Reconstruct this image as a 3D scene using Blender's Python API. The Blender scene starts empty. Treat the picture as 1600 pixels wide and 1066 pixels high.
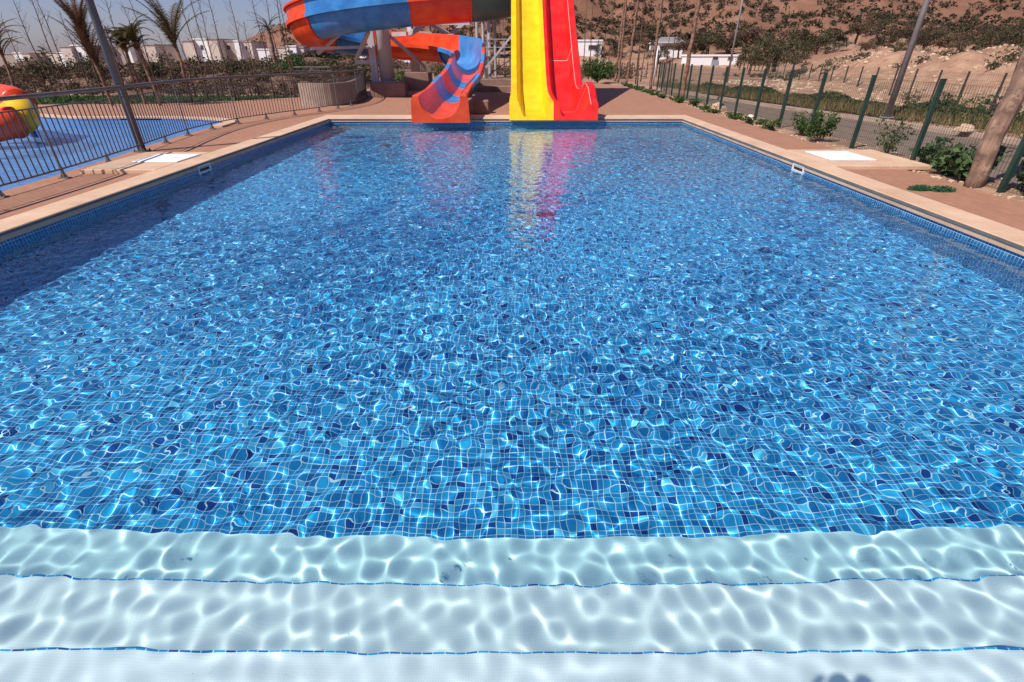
import bpy, math, random
import numpy as np
from mathutils import Vector, Matrix, noise
from mathutils.geometry import tessellate_polygon
R = math.radians
C = bpy.context.scene.collection
S = bpy.context.scene
random.seed(7)

# ------------------------------------------------------------------ camera, sky, sun, exposure
EYE, PITCH, FPX = 1.5, R(30.1), 770.0
cam = bpy.data.cameras.new('camera'); co = bpy.data.objects.new('camera', cam); C.objects.link(co)
co.location = (0, 0, EYE); co.rotation_euler = (R(90) - PITCH, 0, 0)
cam.sensor_width = 36; cam.lens = 36 * FPX / 1600; cam.clip_start = .05; cam.clip_end = 4000
S.camera = co
W = bpy.data.worlds.new('World'); S.world = W; W.use_nodes = True
wt = W.node_tree
sky = wt.nodes.new('ShaderNodeTexSky'); sky.sky_type = 'NISHITA'; sky.sun_disc = False
sky.sun_elevation = R(51.4); sky.sun_rotation = R(231.1); sky.air_density = 1.0; sky.dust_density = .6; sky.ozone_density = 3.0
tint = wt.nodes.new('ShaderNodeMix'); tint.data_type = 'RGBA'; tint.blend_type = 'MULTIPLY'; tint.inputs[0].default_value = 1
tint.inputs[7].default_value = (.95, .89, 1.2, 1); wt.links.new(sky.outputs[0], tint.inputs[6]); wt.links.new(tint.outputs[2], wt.nodes['Background'].inputs[0]); wt.nodes['Background'].inputs[1].default_value = .072
sun = bpy.data.lights.new('sun', 'SUN'); sun.energy = 5.0; sun.angle = R(.5); sun.color = (1, .94, .86)
so = bpy.data.objects.new('sun', sun); C.objects.link(so); so.location = (-20, -16, 32)
so.rotation_euler = Vector((.62, .5, -1)).to_track_quat('-Z', 'Y').to_euler()
sun.cycles.is_caustics_light = True
S.view_settings.view_transform = 'Standard'; S.view_settings.look = 'None'
S.view_settings.exposure = .15; S.view_settings.gamma = 1

# ------------------------------------------------------------------ helpers
CP, SP = math.cos(PITCH), math.sin(PITCH)
def at(px, py, Y):
    """real-world point at forward distance Y that is seen in direction px, py"""
    u, v = (px - 800) / FPX, (py - 533) / FPX
    t = Y / (CP - v * SP)
    return Vector((u * t, Y, EYE - t * (SP + v * CP)))
def gd(px, py, z=-.06):
    u, v = (px - 800) / FPX, (py - 533) / FPX
    t = (EYE - z) / (SP + v * CP)
    return Vector((u * t, (CP - v * SP) * t, z))
def tag(o, label=None, cat=None, group=None, kind=None):
    if label: o['label'] = label
    if cat: o['category'] = cat
    if group: o['group'] = group
    if kind: o['kind'] = kind
    return o
def thing(name, loc, label, cat, group=None, rz=0, kind=None):
    o = bpy.data.objects.new(name, None); C.objects.link(o); o.location = loc; o.rotation_euler = (0, 0, rz)
    o.empty_display_size = .2
    return tag(o, label, cat, group, kind)
class MB:
    def __init__(s): s.v, s.f, s.o = [], [], Vector((0, 0, 0))
    def add(s, v, f):
        b = len(s.v); s.v += [tuple(p) for p in v]; s.f += [tuple(i + b for i in q) for q in f]; return s
    def box(s, c, size, rz=0, bev=0, M=None):
        x, y, z = [a / 2 for a in size]
        m = Matrix.Translation(Vector(c)) @ (M if M else Matrix.Rotation(rz, 4, 'Z'))
        if bev <= 0:
            p = [m @ Vector((i * x, j * y, k * z)) for k in (-1, 1) for j in (-1, 1) for i in (-1, 1)]
            return s.add(p, [(0, 2, 3, 1), (4, 5, 7, 6), (0, 1, 5, 4), (2, 6, 7, 3), (0, 4, 6, 2), (1, 3, 7, 5)])
        b = bev; L = []
        for (zz, e) in ((-z, b), (-z + b, 0), (z - b, 0), (z, b)):
            X, Y = x - e, y - e
            L.append([(X - b, -Y, zz), (X, -Y + b, zz), (X, Y - b, zz), (X - b, Y, zz), (-X + b, Y, zz), (-X, Y - b, zz), (-X, -Y + b, zz), (-X + b, -Y, zz)])
        v = [m @ Vector(q) for l in L for q in l]; f = []
        for r in range(3):
            for i in range(8): f.append((r * 8 + i, r * 8 + (i + 1) % 8, r * 8 + 8 + (i + 1) % 8, r * 8 + 8 + i))
        f.append(tuple(range(7, -1, -1))); f.append(tuple(24 + i for i in range(8)))
        return s.add(v, f)
    def tube(s, pts, rad, n=8, cap=True):
        pts = [Vector(p) for p in pts]; k = len(pts)
        if not hasattr(rad, '__len__'): rad = [rad] * k
        v, f = [], []; up = None
        for i, p in enumerate(pts):
            d = (pts[min(i + 1, k - 1)] - pts[max(i - 1, 0)]).normalized()
            if up is None: up = Vector((0, 0, 1)) if abs(d.z) < .9 else Vector((1, 0, 0))
            a = d.cross(up).normalized(); b = a.cross(d).normalized(); up = b
            for j in range(n):
                t = 2 * math.pi * j / n; v.append(p + (a * math.cos(t) + b * math.sin(t)) * rad[i])
        for i in range(k - 1):
            for j in range(n): f.append((i * n + j, i * n + (j + 1) % n, (i + 1) * n + (j + 1) % n, (i + 1) * n + j))
        if cap: f.append(tuple(range(n - 1, -1, -1))); f.append(tuple((k - 1) * n + j for j in range(n)))
        return s.add(v, f)
    def beam(s, a, b, w, h=None):
        a, b = Vector(a), Vector(b); d = b - a
        q = d.to_track_quat('Z', 'X').to_matrix().to_4x4()
        return s.box((a + b) / 2, (w, h or w, d.length), M=q)
    def loft(s, rings, closed=True, caps=True):
        n = len(rings[0]); v = [p for r in rings for p in r]; f = []
        for i in range(len(rings) - 1):
            for j in range(n if closed else n - 1):
                f.append((i * n + j, i * n + (j + 1) % n, (i + 1) * n + (j + 1) % n, (i + 1) * n + j))
        s.add(v, f)
        if caps and closed:
            for r, rev in ((rings[0], True), (rings[-1], False)):
                t = tessellate_polygon([[Vector(p) for p in r]])
                s.add(r, [tuple(reversed(q)) if rev else q for q in t])
        return s
    def build(s, name, m, parent=None, smooth=False, base=None):
        base = base if base is not None else (parent_root(parent) if parent else Vector((0, 0, 0)))
        me = bpy.data.meshes.new(name); me.from_pydata([(x - base[0], y - base[1], z - base[2]) for x, y, z in s.v], [], s.f)
        me.materials.append(m)
        if smooth: me.shade_smooth()
        o = bpy.data.objects.new(name, me); C.objects.link(o)
        if parent: o.parent = parent
        return o
def parent_root(p):
    while p.parent: p = p.parent
    return Vector(p.location)
def single(mb, name, m, loc, label, cat, group=None, smooth=False, kind=None):
    o = mb.build(name, m, smooth=smooth, base=loc); o.location = loc
    return tag(o, label, cat, group, kind)
def dup(root, loc, rz=0, sc=1, label=None):
    r = root.copy(); C.objects.link(r); r.location = loc; r.rotation_euler = (0, 0, rz); r.scale = (sc, sc, sc)
    if label: r['label'] = label
    for ch in list(root.children):
        c = ch.copy(); C.objects.link(c); c.parent = r
        for g in ch.children:
            d = g.copy(); C.objects.link(d); d.parent = c
    return r
def np_mesh(name, v, q, m, smooth=True):
    me = bpy.data.meshes.new(name); me.vertices.add(len(v)); me.vertices.foreach_set('co', np.asarray(v, np.float32).ravel())
    q = np.asarray(q, np.int32); k = q.shape[1]
    me.loops.add(q.size); me.loops.foreach_set('vertex_index', q.ravel())
    me.polygons.add(len(q)); me.polygons.foreach_set('loop_start', np.arange(0, q.size, k, dtype=np.int32)); me.polygons.foreach_set('loop_total', np.full(len(q), k, np.int32))
    me.update()
    if smooth: me.shade_smooth()
    me.materials.append(m)
    o = bpy.data.objects.new(name, me); C.objects.link(o); return o
def grid_faces(ny, nx):
    i = (np.arange(ny - 1)[:, None] * nx + np.arange(nx - 1)).reshape(-1)
    return np.stack([i, i + 1, i + 1 + nx, i + nx], -1)
def leaf_quads(rng, cent, rad, n, size, flat=0.0, shell=.35, aspect=.55):
    """n leaf faces spread through ellipsoid lobes: arrays of vertices and faces"""
    cent = np.asarray(cent, float); rad = np.asarray(rad, float)
    if rad.ndim == 1: rad = np.repeat(rad[:, None], 3, 1)
    k = rng.integers(0, len(cent), n)
    d = rng.normal(size=(n, 3)); d /= np.linalg.norm(d, axis=1)[:, None]
    r = (1 - shell * rng.random(n) ** 1.3)[:, None]
    p = cent[k] + d * rad[k] * r
    a = rng.normal(size=(n, 3)); a /= np.linalg.norm(a, axis=1)[:, None]
    b = np.cross(a, rng.normal(size=(n, 3))); b /= np.linalg.norm(b, axis=1)[:, None]
    s = (size * rng.uniform(.55, 1.3, n))[:, None]
    a *= s; b *= s * aspect
    v = np.stack([p - a, p - b, p + a, p + b], 1).reshape(-1, 3)
    return v, np.arange(4 * n).reshape(n, 4)

# ------------------------------------------------------------------ materials
class NT:
    def __init__(s, name):
        s.m = bpy.data.materials.new(name); s.m.use_nodes = True; s.t = s.m.node_tree; s.b = s.t.nodes['Principled BSDF']
    def n(s, t, **k):
        o = s.t.nodes.new(t)
        for a, b in k.items(): setattr(o, a, b)
        return o
    def l(s, a, b): s.t.links.new(a, b)
    def pos(s, obj=True): return s.n('ShaderNodeTexCoord').outputs['Object'] if obj else s.n('ShaderNodeNewGeometry').outputs['Position']
    def noise(s, scale, det=4, rough=.55, vec=None):
        k = s.n('ShaderNodeTexNoise'); k.inputs['Scale'].default_value = scale; k.inputs['Detail'].default_value = det; k.inputs['Roughness'].default_value = rough
        s.l(vec if vec is not None else s.pos(), k.inputs['Vector']); return k.outputs['Fac']
    def ramp(s, fac, stops, const=False):
        r = s.n('ShaderNodeValToRGB'); e = r.color_ramp
        if const: e.interpolation = 'CONSTANT'
        e.elements[0].position = stops[0][0]; e.elements[0].color = tuple(stops[0][1]) + (1,)
        e.elements[1].position = stops[1][0]; e.elements[1].color = tuple(stops[1][1]) + (1,)
        for p, c in stops[2:]:
            q = e.elements.new(p); q.color = tuple(c) + (1,)
        s.l(fac, r.inputs[0]); return r.outputs[0]
    def mix(s, fac, a, b):
        x = s.n('ShaderNodeMix', data_type='RGBA')
        for i, q in ((0, fac), (6, a), (7, b)):
            if isinstance(q, (int, float)): x.inputs[i].default_value = q
            elif isinstance(q, tuple): x.inputs[i].default_value = q + (1,)
            else: s.l(q, x.inputs[i])
        return x.outputs[2]
    def math(s, op, a, b=None, c=None):
        x = s.n('ShaderNodeMath', operation=op)
        for i, q in enumerate((a, b, c)):
            if q is None: continue
            if isinstance(q, (int, float)): x.inputs[i].default_value = q
            else: s.l(q, x.inputs[i])
        return x.outputs[0]
    def bump(s, h, dist, st=1.0):
        b = s.n('ShaderNodeBump'); b.inputs['Distance'].default_value = dist; b.inputs['Strength'].default_value = st
        s.l(h, b.inputs['Height']); s.l(b.outputs[0], s.b.inputs['Normal'])
    def fin(s, col=None, rough=.6, metal=0, spec=None):
        if col is not None:
            if isinstance(col, tuple): s.b.inputs['Base Color'].default_value = col + (1,)
            else: s.l(col, s.b.inputs['Base Color'])
        s.b.inputs['Roughness'].default_value = rough; s.b.inputs['Metallic'].default_value = metal
        if spec is not None: s.b.inputs['Specular IOR Level'].default_value = spec
        return s.m
def var_mat(name, c1, c2, scale=3, rough=.6, metal=0, bump=0, bscale=None, spec=None, det=4, lo=.35, hi=.65):
    k = NT(name); f = k.noise(scale, det)
    if bump: k.bump(k.noise(bscale or scale * 6, 3), bump)
    return k.fin(k.ramp(f, [(lo, c1), (hi, c2)]), rough, metal, spec)
def leaf_mat(name, cols, trans=.25):
    k = NT(name); g = k.n('ShaderNodeNewGeometry')
    k.fin(k.ramp(g.outputs['Random Per Island'], [(i / (len(cols) - 1), c) for i, c in enumerate(cols)]), .7, spec=.15)
    tr = k.n('ShaderNodeBsdfTranslucent'); k.l(k.b.inputs['Base Color'].links[0].from_socket, tr.inputs[0])
    mx = k.n('ShaderNodeMixShader'); mx.inputs[0].default_value = trans
    k.l(k.b.outputs[0], mx.inputs[1]); k.l(tr.outputs[0], mx.inputs[2]); k.l(mx.outputs[0], k.t.nodes['Material Output'].inputs[0])
    return k.m
def tile_mat(name, a, b, p=.039, dk=1.0):
    k = NT(name); g = k.n('ShaderNodeNewGeometry'); s = k.n('ShaderNodeSeparateXYZ'); k.l(g.outputs['Position'], s.inputs[0])
    c = k.n('ShaderNodeCombineXYZ'); k.l(s.outputs[a], c.inputs[0]); k.l(s.outputs[b], c.inputs[1])
    off = k.n('ShaderNodeVectorMath', operation='ADD'); off.inputs[1].default_value = (.007, .003, .5); k.l(c.outputs[0], off.inputs[0])
    d = k.n('ShaderNodeVectorMath', operation='SCALE'); d.inputs['Scale'].default_value = 1 / p; k.l(off.outputs[0], d.inputs[0])
    fl = k.n('ShaderNodeVectorMath', operation='FLOOR'); k.l(d.outputs[0], fl.inputs[0])
    wn = k.n('ShaderNodeTexWhiteNoise', noise_dimensions='2D'); k.l(fl.outputs[0], wn.inputs[0])
    col = k.ramp(wn.outputs[0], [(0, (.005, .06, .26)), (.07, (.008, .16, .42)), (.28, (.012, .25, .55)), (.68, (.019, .335, .63)), (.95, (.09, .51, .76))], True)
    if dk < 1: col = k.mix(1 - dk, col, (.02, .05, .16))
    fr = k.n('ShaderNodeVectorMath', operation='FRACTION'); k.l(d.outputs[0], fr.inputs[0])
    s2 = k.n('ShaderNodeSeparateXYZ'); k.l(fr.outputs[0], s2.inputs[0])
    gr = k.math('LESS_THAN', k.math('MINIMUM', s2.outputs[0], s2.outputs[1]), .085)
    return k.fin(k.mix(gr, col, (.60, .80, .86)), .28)
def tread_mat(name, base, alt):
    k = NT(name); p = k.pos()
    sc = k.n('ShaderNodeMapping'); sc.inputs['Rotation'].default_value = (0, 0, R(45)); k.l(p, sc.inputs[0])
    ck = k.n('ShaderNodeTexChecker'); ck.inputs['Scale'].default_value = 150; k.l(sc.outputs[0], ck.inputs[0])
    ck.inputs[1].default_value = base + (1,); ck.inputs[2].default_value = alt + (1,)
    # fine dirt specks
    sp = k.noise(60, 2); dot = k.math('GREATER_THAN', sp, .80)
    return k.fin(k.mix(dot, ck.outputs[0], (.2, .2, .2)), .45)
M = {}
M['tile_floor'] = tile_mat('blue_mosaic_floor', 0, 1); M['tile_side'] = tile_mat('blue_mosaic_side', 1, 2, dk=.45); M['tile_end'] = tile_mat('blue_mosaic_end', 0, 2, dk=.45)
M['tread'] = tread_mat('white_antislip_tile', (.64, .69, .70), (.69, .74, .745))  # step tones turn bluer with depth, water absorption painted into the tile
M['tread_low'] = tread_mat('depth_tinted_antislip_tile', (.49, .66, .68), (.53, .70, .72))  # blue cast of the deeper water put into the colour of white tile
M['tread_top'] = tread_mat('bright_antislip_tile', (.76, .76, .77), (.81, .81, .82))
def paver_mat():
    k = NT('stamped_brown_paving'); p = k.pos()
    mp = k.n('ShaderNodeMapping'); mp.inputs['Rotation'].default_value = (0, 0, R(90)); k.l(p, mp.inputs[0])
    br = k.n('ShaderNodeTexBrick'); k.l(mp.outputs[0], br.inputs[0]); br.inputs['Scale'].default_value = 4.6
    br.inputs['Mortar Size'].default_value = .012; br.inputs['Brick Width'].default_value = .9; br.inputs['Row Height'].default_value = .42
    br.inputs['Color1'].default_value = (.34, .148, .080, 1); br.inputs['Color2'].default_value = (.42, .19, .108, 1); br.inputs['Mortar'].default_value = (.10, .04, .025, 1)
    n1 = k.noise(1.1, 6); n2 = k.noise(14, 4)
    c = k.mix(k.math('MULTIPLY', n1, .5), br.outputs[0], (.46, .26, .165))
    c = k.mix(k.math('MULTIPLY', n2, .35), c, (.16, .08, .06))
    k.bump(br.outputs['Fac'], .004, -.6)
    return k.fin(c, .8)
M['paving'] = paver_mat()
def coping_mat():
    k = NT('travertine'); g = k.n('ShaderNodeNewGeometry').outputs['Position']; s = k.n('ShaderNodeSeparateXYZ'); k.l(g, s.inputs[0])
    c = k.ramp(k.noise(2.2, 8, .6, g), [(.3, (.56, .35, .22)), (.7, (.70, .49, .335))])
    c = k.mix(k.math('MULTIPLY', k.math('GREATER_THAN', k.noise(.9, 5, .6, g), .56), .25), c, (.42, .25, .15))
    j = k.math('LESS_THAN', k.math('FRACT', k.math('MULTIPLY', s.outputs[1], 1 / 1.17)), .005)
    c = k.mix(k.math('MULTIPLY', j, .55), c, (.22, .15, .11))
    k.bump(k.noise(25, 3, .5, g), .003); return k.fin(c, .6)
M['coping'] = coping_mat()
M['coping_joint'] = var_mat('pale_grout', (.35, .28, .22), (.42, .34, .27), 8)
M['lip'] = var_mat('grey_stone_edge', (.12, .12, .11), (.17, .16, .14), 6)
M['slab_white'] = var_mat('white_hatch_plastic', (.80, .78, .79), (.86, .84, .85), 3, .5)
M['white_plastic'] = var_mat('white_plastic', (.70, .72, .72), (.80, .80, .80), 6, .35)
M['dark'] = var_mat('dark_recess', (.015, .018, .02), (.03, .03, .035), 5)
M['drain'] = var_mat('dark_drain', (.02, .09, .20), (.03, .12, .25), 9)
M['grate'] = var_mat('blue_grate', (.015, .05, .12), (.02, .07, .15), 9)
M['steel_paint'] = var_mat('grey_painted_steel', (.10, .092, .095), (.14, .13, .13), 4, .5)
M['bar_paint'] = var_mat('dark_bar_paint', (.06, .05, .05), (.085, .07, .07), 4, .5)
M['pole_grey'] = var_mat('grey_galvanised_pole', (.22, .195, .185), (.29, .26, .25), 3, .6)
M['pole_dark'] = var_mat('dark_grey_pole', (.10, .09, .088), (.14, .125, .12), 3, .55)
M['pole_white'] = var_mat('white_pole', (.55, .55, .55), (.65, .65, .65), 3, .5)
M['column'] = var_mat('pale_grey_column_paint', (.42, .38, .39), (.50, .46, .47), 2, .45)
M['green_post'] = var_mat('dark_green_paint', (.012, .035, .028), (.02, .05, .038), 5, .4)
M['wire'] = var_mat('green_wire', (.02, .045, .035), (.03, .06, .045), 5, .5)
M['black_post'] = var_mat('dark_brown_post', (.04, .035, .03), (.06, .05, .045), 5, .6)
M['yellow'] = var_mat('yellow_fibreglass', (.78, .45, .002), (.87, .58, .012), 2.2, .3)
M['red'] = var_mat('red_fibreglass', (.64, .010, .008), (.76, .026, .02), 2.2, .3)
M['orange'] = var_mat('orange_fibreglass', (.68, .045, .008), (.80, .095, .025), 2.2, .33)
M['orange_red'] = var_mat('orange_red_fibreglass', (.50, .025, .012), (.58, .04, .015), 1.2, .35)
M['blue'] = var_mat('blue_fibreglass', (.028, .17, .45), (.055, .27, .60), 2.2, .33)
M['teal'] = var_mat('teal_fibreglass', (.06, .13, .12), (.09, .17, .15), 1.2, .35)
M['seam'] = var_mat('white_joint_sealant', (.75, .6, .58), (.85, .75, .72), 3)
M['concrete_brown'] = var_mat('brown_rendered_concrete', (.22, .125, .10), (.28, .165, .135), 2, .85, bump=.01)
M['tower_steel'] = var_mat('dark_tower_steel', (.10, .085, .085), (.15, .125, .12), 2, .5, .2)
M['rock'] = var_mat('pale_rock', (.42, .27, .17), (.62, .46, .33), 5, .9, bump=.05, bscale=9)
M['white_rock'] = var_mat('white_rock', (.6, .48, .38), (.75, .64, .55), 5, .9, bump=.04, bscale=9)
M['asphalt'] = var_mat('asphalt', (.150, .100, .070), (.20, .14, .102), 5, .9, det=8)
M['kerb'] = var_mat('pale_kerb', (.36, .25, .19), (.46, .34, .26), 3, .9)
M['kid_floor'] = var_mat('blue_pool_paint', (.055, .20, .50), (.085, .26, .58), 1.5, .6)
M['wall_white'] = var_mat('white_render', (.86, .84, .82), (.90, .88, .86), .6, .8)  # white walls; on the apartment blocks also sunlit faces, light put into the colour
M['wall_beige'] = var_mat('beige_render', (.60, .50, .41), (.68, .57, .48), .6, .8)
M['wall_shaded_tan'] = var_mat('shaded_tan_render', (.36, .28, .235), (.43, .335, .285), .6, .8)  # tan apartment faces turned from the sun, their shade put into the colour
M['glass_dark'] = var_mat('dark_window_glass', (.03, .03, .04), (.06, .06, .075), 2, .2)
M['roof_grey'] = var_mat('grey_roof', (.20, .18, .18), (.26, .235, .235), 1, .8)
M['door_blue'] = var_mat('grey_blue_door', (.22, .26, .34), (.28, .32, .40), 2, .6)
M['bark'] = None
def bark_mat(name, a, b, ringscale):
    k = NT(name); w = k.n('ShaderNodeTexWave', bands_direction='Z'); w.inputs['Scale'].default_value = ringscale; w.inputs['Distortion'].default_value = 3.5; w.inputs['Detail'].default_value = 3
    k.l(k.pos(), w.inputs[0]); mp = k.n('ShaderNodeMapping'); mp.inputs['Scale'].default_value = (14, 14, 1.6); k.l(k.pos(), mp.inputs[0])
    f = k.noise(1, 5, .6, mp.outputs[0])
    c = k.ramp(f, [(.32, a), (.68, b)]); c = k.mix(k.math('MULTIPLY', w.outputs['Fac'], .4), c, tuple(x * .4 for x in a)); sc_ = k.noise(5, 5, .7); c = k.mix(k.math('MULTIPLY', k.math('GREATER_THAN', sc_, .56), .6), c, tuple(x * .5 for x in a)); c = k.mix(k.math('MULTIPLY', k.math('LESS_THAN', sc_, .40), .5), c, tuple(min(.7, x * 1.35) for x in b))
    k.bump(f, .02); return k.fin(c, .9)
M['bark'] = bark_mat('palm_bark', (.20, .11, .075), (.42, .27, .19), 1.2)
M['bark_thin'] = bark_mat('sapling_bark', (.09, .045, .03), (.17, .09, .06), 3)
M['bark_red'] = bark_mat('tall_palm_bark', (.16, .08, .05), (.33, .19, .13), 1.5)
M['leaf_green'] = leaf_mat('green_leaf', [(.035, .075, .018), (.06, .11, .03), (.09, .14, .045)])
M['leaf_big'] = leaf_mat('broad_green_leaf', [(.045, .085, .03), (.075, .125, .05), (.13, .17, .08)])
M['leaf_olive'] = leaf_mat('olive_leaf', [(.06, .058, .030), (.095, .085, .045), (.14, .112, .065)])
M['leaf_brown'] = leaf_mat('dry_scrub_leaf', [(.085, .052, .036), (.13, .08, .054), (.19, .125, .085), (.10, .085, .04)])
M['leaf_dark'] = leaf_mat('dark_bush_leaf', [(.038, .038, .020), (.062, .055, .03), (.095, .07, .042)])
M['frond'] = leaf_mat('palm_frond', [(.05, .055, .02), (.09, .075, .03), (.14, .085, .04)])
M['frond_dry'] = leaf_mat('dry_palm_frond', [(.10, .05, .025), (.17, .09, .045), (.08, .045, .02)])
M['twig'] = var_mat('twig', (.10, .055, .04), (.15, .085, .06), 5, .9)

# ------------------------------------------------------------------ ground and hill
def sstep(a, b, x):
    t = np.clip((x - a) / (b - a), 0, 1); return t * t * (3 - 2 * t)
rngT = np.random.default_rng(5)
_waves = [(rngT.uniform(0, 6.28), rngT.uniform(0, 6.28), l) for l in (90, 60, 45, 33, 24, 17, 12, 8.5, 6, 4.3, 3, 2.1) for _ in (0, 1)]
def rough(x, y, lmin, lmax):
    z = 0
    for th, ph, l in _waves:
        if lmin <= l <= lmax: z = z + l * np.sin(2 * np.pi / l * (x * np.cos(th) + y * np.sin(th)) + ph + .8 * np.sin(x / l * 1.7 + ph))
    return z
def height(x, y):
    x = np.asarray(x, float); y = np.asarray(y, float)
    yy = np.maximum(y, 1); az = np.where(y > 20, x / yy, np.where(x > 0, 1., -1.))
    h = np.full(x.shape, -.14)
    # border soil, road cutting, verge on the right
    h = h + .07 * sstep(6.1, 6.3, x) - .22 * sstep(7.1, 7.9, x) + .16 * sstep(11.9, 12.6, x) - .2 * sstep(40, 70, y)
    # sandy bank and plateau on the right
    bank = sstep(15.9, 21, x) * sstep(.46, .64, az)
    h = h + bank * (1.45 + .012 * np.clip(x - 20, 0, 60))
    h = h + 2.6 * sstep(95, 140, y) * sstep(-.3, .1, az)
    # dirt bank on the left and behind the slides
    lb = sstep(24.2, 31, y) * sstep(-6.5, -9.5, x)
    h = h + lb * .42 - 6 * sstep(50, 140, y) * sstep(-.34, -.5, az)
    crest = np.interp(az, [-.62, -.52, -.47, -.43, -.37, -.2, 0, 2], [0, 3, 15, 20, 24, 66, 96, 120])
    t = np.clip((y - 115) / 330, 0, 1)
    h = h + crest * t ** 1.45
    far = sstep(130, 260, y)
    h = h + far * .045 * rough(x, y, 24, 90) * np.clip(crest / 60, 0, 1) + (lb + bank * .8) * .035 * rough(x, y, 2, 8) + sstep(60, 110, y) * .02 * rough(x, y, 8, 20)
    pit = (x > -30) & (x < 6.0) & (y < 17) & (y > -4)
    return np.where(pit, -1.7, h)
def hz(x, y): return float(height(np.array([x]), np.array([y]))[0])
def axis(lo, hi, dense, step, grow):
    out = [dense[0]]
    while out[-1] < dense[1]: out.append(out[-1] + step)
    s = step
    while out[-1] < hi: s *= grow; out.append(out[-1] + s)
    s = step; pre = [out[0]]
    while pre[-1] > lo: s *= grow; pre.append(pre[-1] - s)
    return np.array(sorted(set(pre[1:] + out)))
gx = np.unique(np.concatenate([axis(-900, 900, (-32, 32), .35, 1.035), [5.95, 6.05]])); gy = axis(-60, 900, (-4, 50), .4, 1.03)
GX, GY = np.meshgrid(gx, gy); GZ = height(GX, GY)
k = NT('dry_earth'); p = k.pos(); sp = k.n('ShaderNodeSeparateXYZ'); k.l(p, sp.inputs[0])
nb = k.noise(.12, 6); nf = k.noise(1.7, 8, .65); ns = k.noise(9, 4, .7)
sand = k.ramp(nf, [(.3, (.23, .12, .07)), (.5, (.35, .20, .125)), (.7, (.46, .295, .195))])
mp = k.n('ShaderNodeMapping'); mp.inputs['Scale'].default_value = (1, .5, 1); k.l(p, mp.inputs[0])
hn = k.noise(.09, 7, .7, mp.outputs[0])
hill = k.ramp(hn, [(.3, (.11, .05, .03)), (.5, (.19, .085, .048)), (.66, (.26, .13, .078)), (.82, (.36, .21, .135))])
f = k.math('SMOOTH_MIN', k.math('MAXIMUM', k.math('DIVIDE', k.math('SUBTRACT', k.math('ADD', sp.outputs[1], k.math('MULTIPLY', nb, 60)), 135), 40), 0), 1, .1)
red = k.mix(k.math('GREATER_THAN', nb, .56), sand, (.27, .135, .085))
lf = k.math('MULTIPLY', k.math('LESS_THAN', sp.outputs[0], -8.4), k.math('GREATER_THAN', sp.outputs[1], 24.3))
redb = k.ramp(nf, [(.35, (.09, .045, .03)), (.55, (.15, .08, .052)), (.78, (.30, .19, .13))])
c = k.mix(f, k.mix(lf, red, redb), hill)
stone = k.math('GREATER_THAN', ns, .64)
c = k.mix(k.math('MULTIPLY', stone, .45), c, (.58, .44, .34))
k.bump(ns, .06)
M['earth'] = k.fin(c, .95)
ground = np_mesh('ground', np.stack([GX, GY, GZ], -1).reshape(-1, 3), grid_faces(*GX.shape), M['earth'])
tag(ground, 'dry reddish earth, banks and scrubby hillside', 'ground', kind='structure')

def poly_sheet(name, outer, holes, z, m, label, cat, kind='structure'):
    loops = [[Vector((x, y, z)) for x, y in outer]] + [[Vector((x, y, z)) for x, y in h] for h in holes]
    t = tessellate_polygon(loops); v = [p for l in loops for p in l]
    b = MB(); f = []
    for q in t:
        a, bb, cc = [v[i] for i in q]
        f.append(q if (bb - a).cross(cc - a).z > 0 else tuple(reversed(q)))
    b.add(v, f); return tag(b.build(name, m), label, cat, kind=kind)
X0, X1, YF = -5.04, 4.69, 14.8
YN, WZ, DZ = -.22, -.145, -.06
CW = .36
kid = [(-6.62, -1.5), (-6.66, 4), (-6.78, 7), (-7.05, 9.3), (-7.27, 10.5), (-7.45, 12), (-7.52, 13.3), (-7.6, 14.1), (-7.9, 14.7), (-8.8, 15.1), (-10.0, 15.35), (-11.2, 15.35), (-12.3, 15.25), (-13.4, 15.6), (-15, 16.4), (-19, 16.6), (-26, 14), (-28, 6), (-27, -1.5)]
pool_hole = [(X0 - CW + .02, YN - .3), (X0 - CW + .02, YF + .9), (X1 + CW - .02, YF + .9), (X1 + CW - .02, YN - .3)]
poly_sheet('deck', [(-45, -4), (6.2, -4), (6.22, 14), (6.3, 24), (6.5, 32), (5, 39), (-6.5, 39), (-7.2, 29), (-8.3, 24.5), (-11, 21.6), (-14, 20.2), (-22, 19.6), (-45, 19)],
           [pool_hole, kid], DZ, M['paving'], 'reddish brown stamped paving round the pools', 'paving')
# kiddie pool
poly_sheet('splash_pool_floor', kid, [], -.32, M['kid_floor'], 'blue painted floor of the shallow pool', 'pool')
b = MB(); b.loft([[(x, y, -.32) for x, y in kid], [(x, y, DZ) for x, y in kid]], caps=False)
tag(b.build('splash_pool_side', M['kid_floor']), 'blue painted side of the shallow pool', 'pool', kind='structure')
k = NT('shallow_water'); k.l(k.ramp(k.noise(2, 3), [(.3, (.13, .33, .66)), (.7, (.19, .42, .74))]), k.b.inputs['Base Color'])
k.b.inputs['Roughness'].default_value = .06; k.b.inputs['IOR'].default_value = 1.33; k.b.inputs['Alpha'].default_value = .55
k.bump(k.noise(6, 4), .09); M['shallow'] = k.m
poly_sheet('splash_pool_water', kid, [], -.13, M['shallow'], 'light blue water of the shallow pool', 'water')
b = MB()
path = kid[6:16]
inner = [Vector((x, y, 0)) for x, y in path]; ring = []
for i, p in enumerate(inner):
    d = (inner[min(i + 1, len(inner) - 1)] - inner[max(i - 1, 0)]).normalized(); nrm = Vector((-d.y, d.x, 0))
    if nrm.y < 0 and abs(nrm.y) > .3: nrm = -nrm
    if nrm.x < 0 and i < 2: nrm = -nrm
    q = p + nrm * .3
    ring.append([(p.x, p.y, -.10), (p.x, p.y, -.02), (q.x, q.y, -.02), (q.x, q.y, -.07)])
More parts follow.
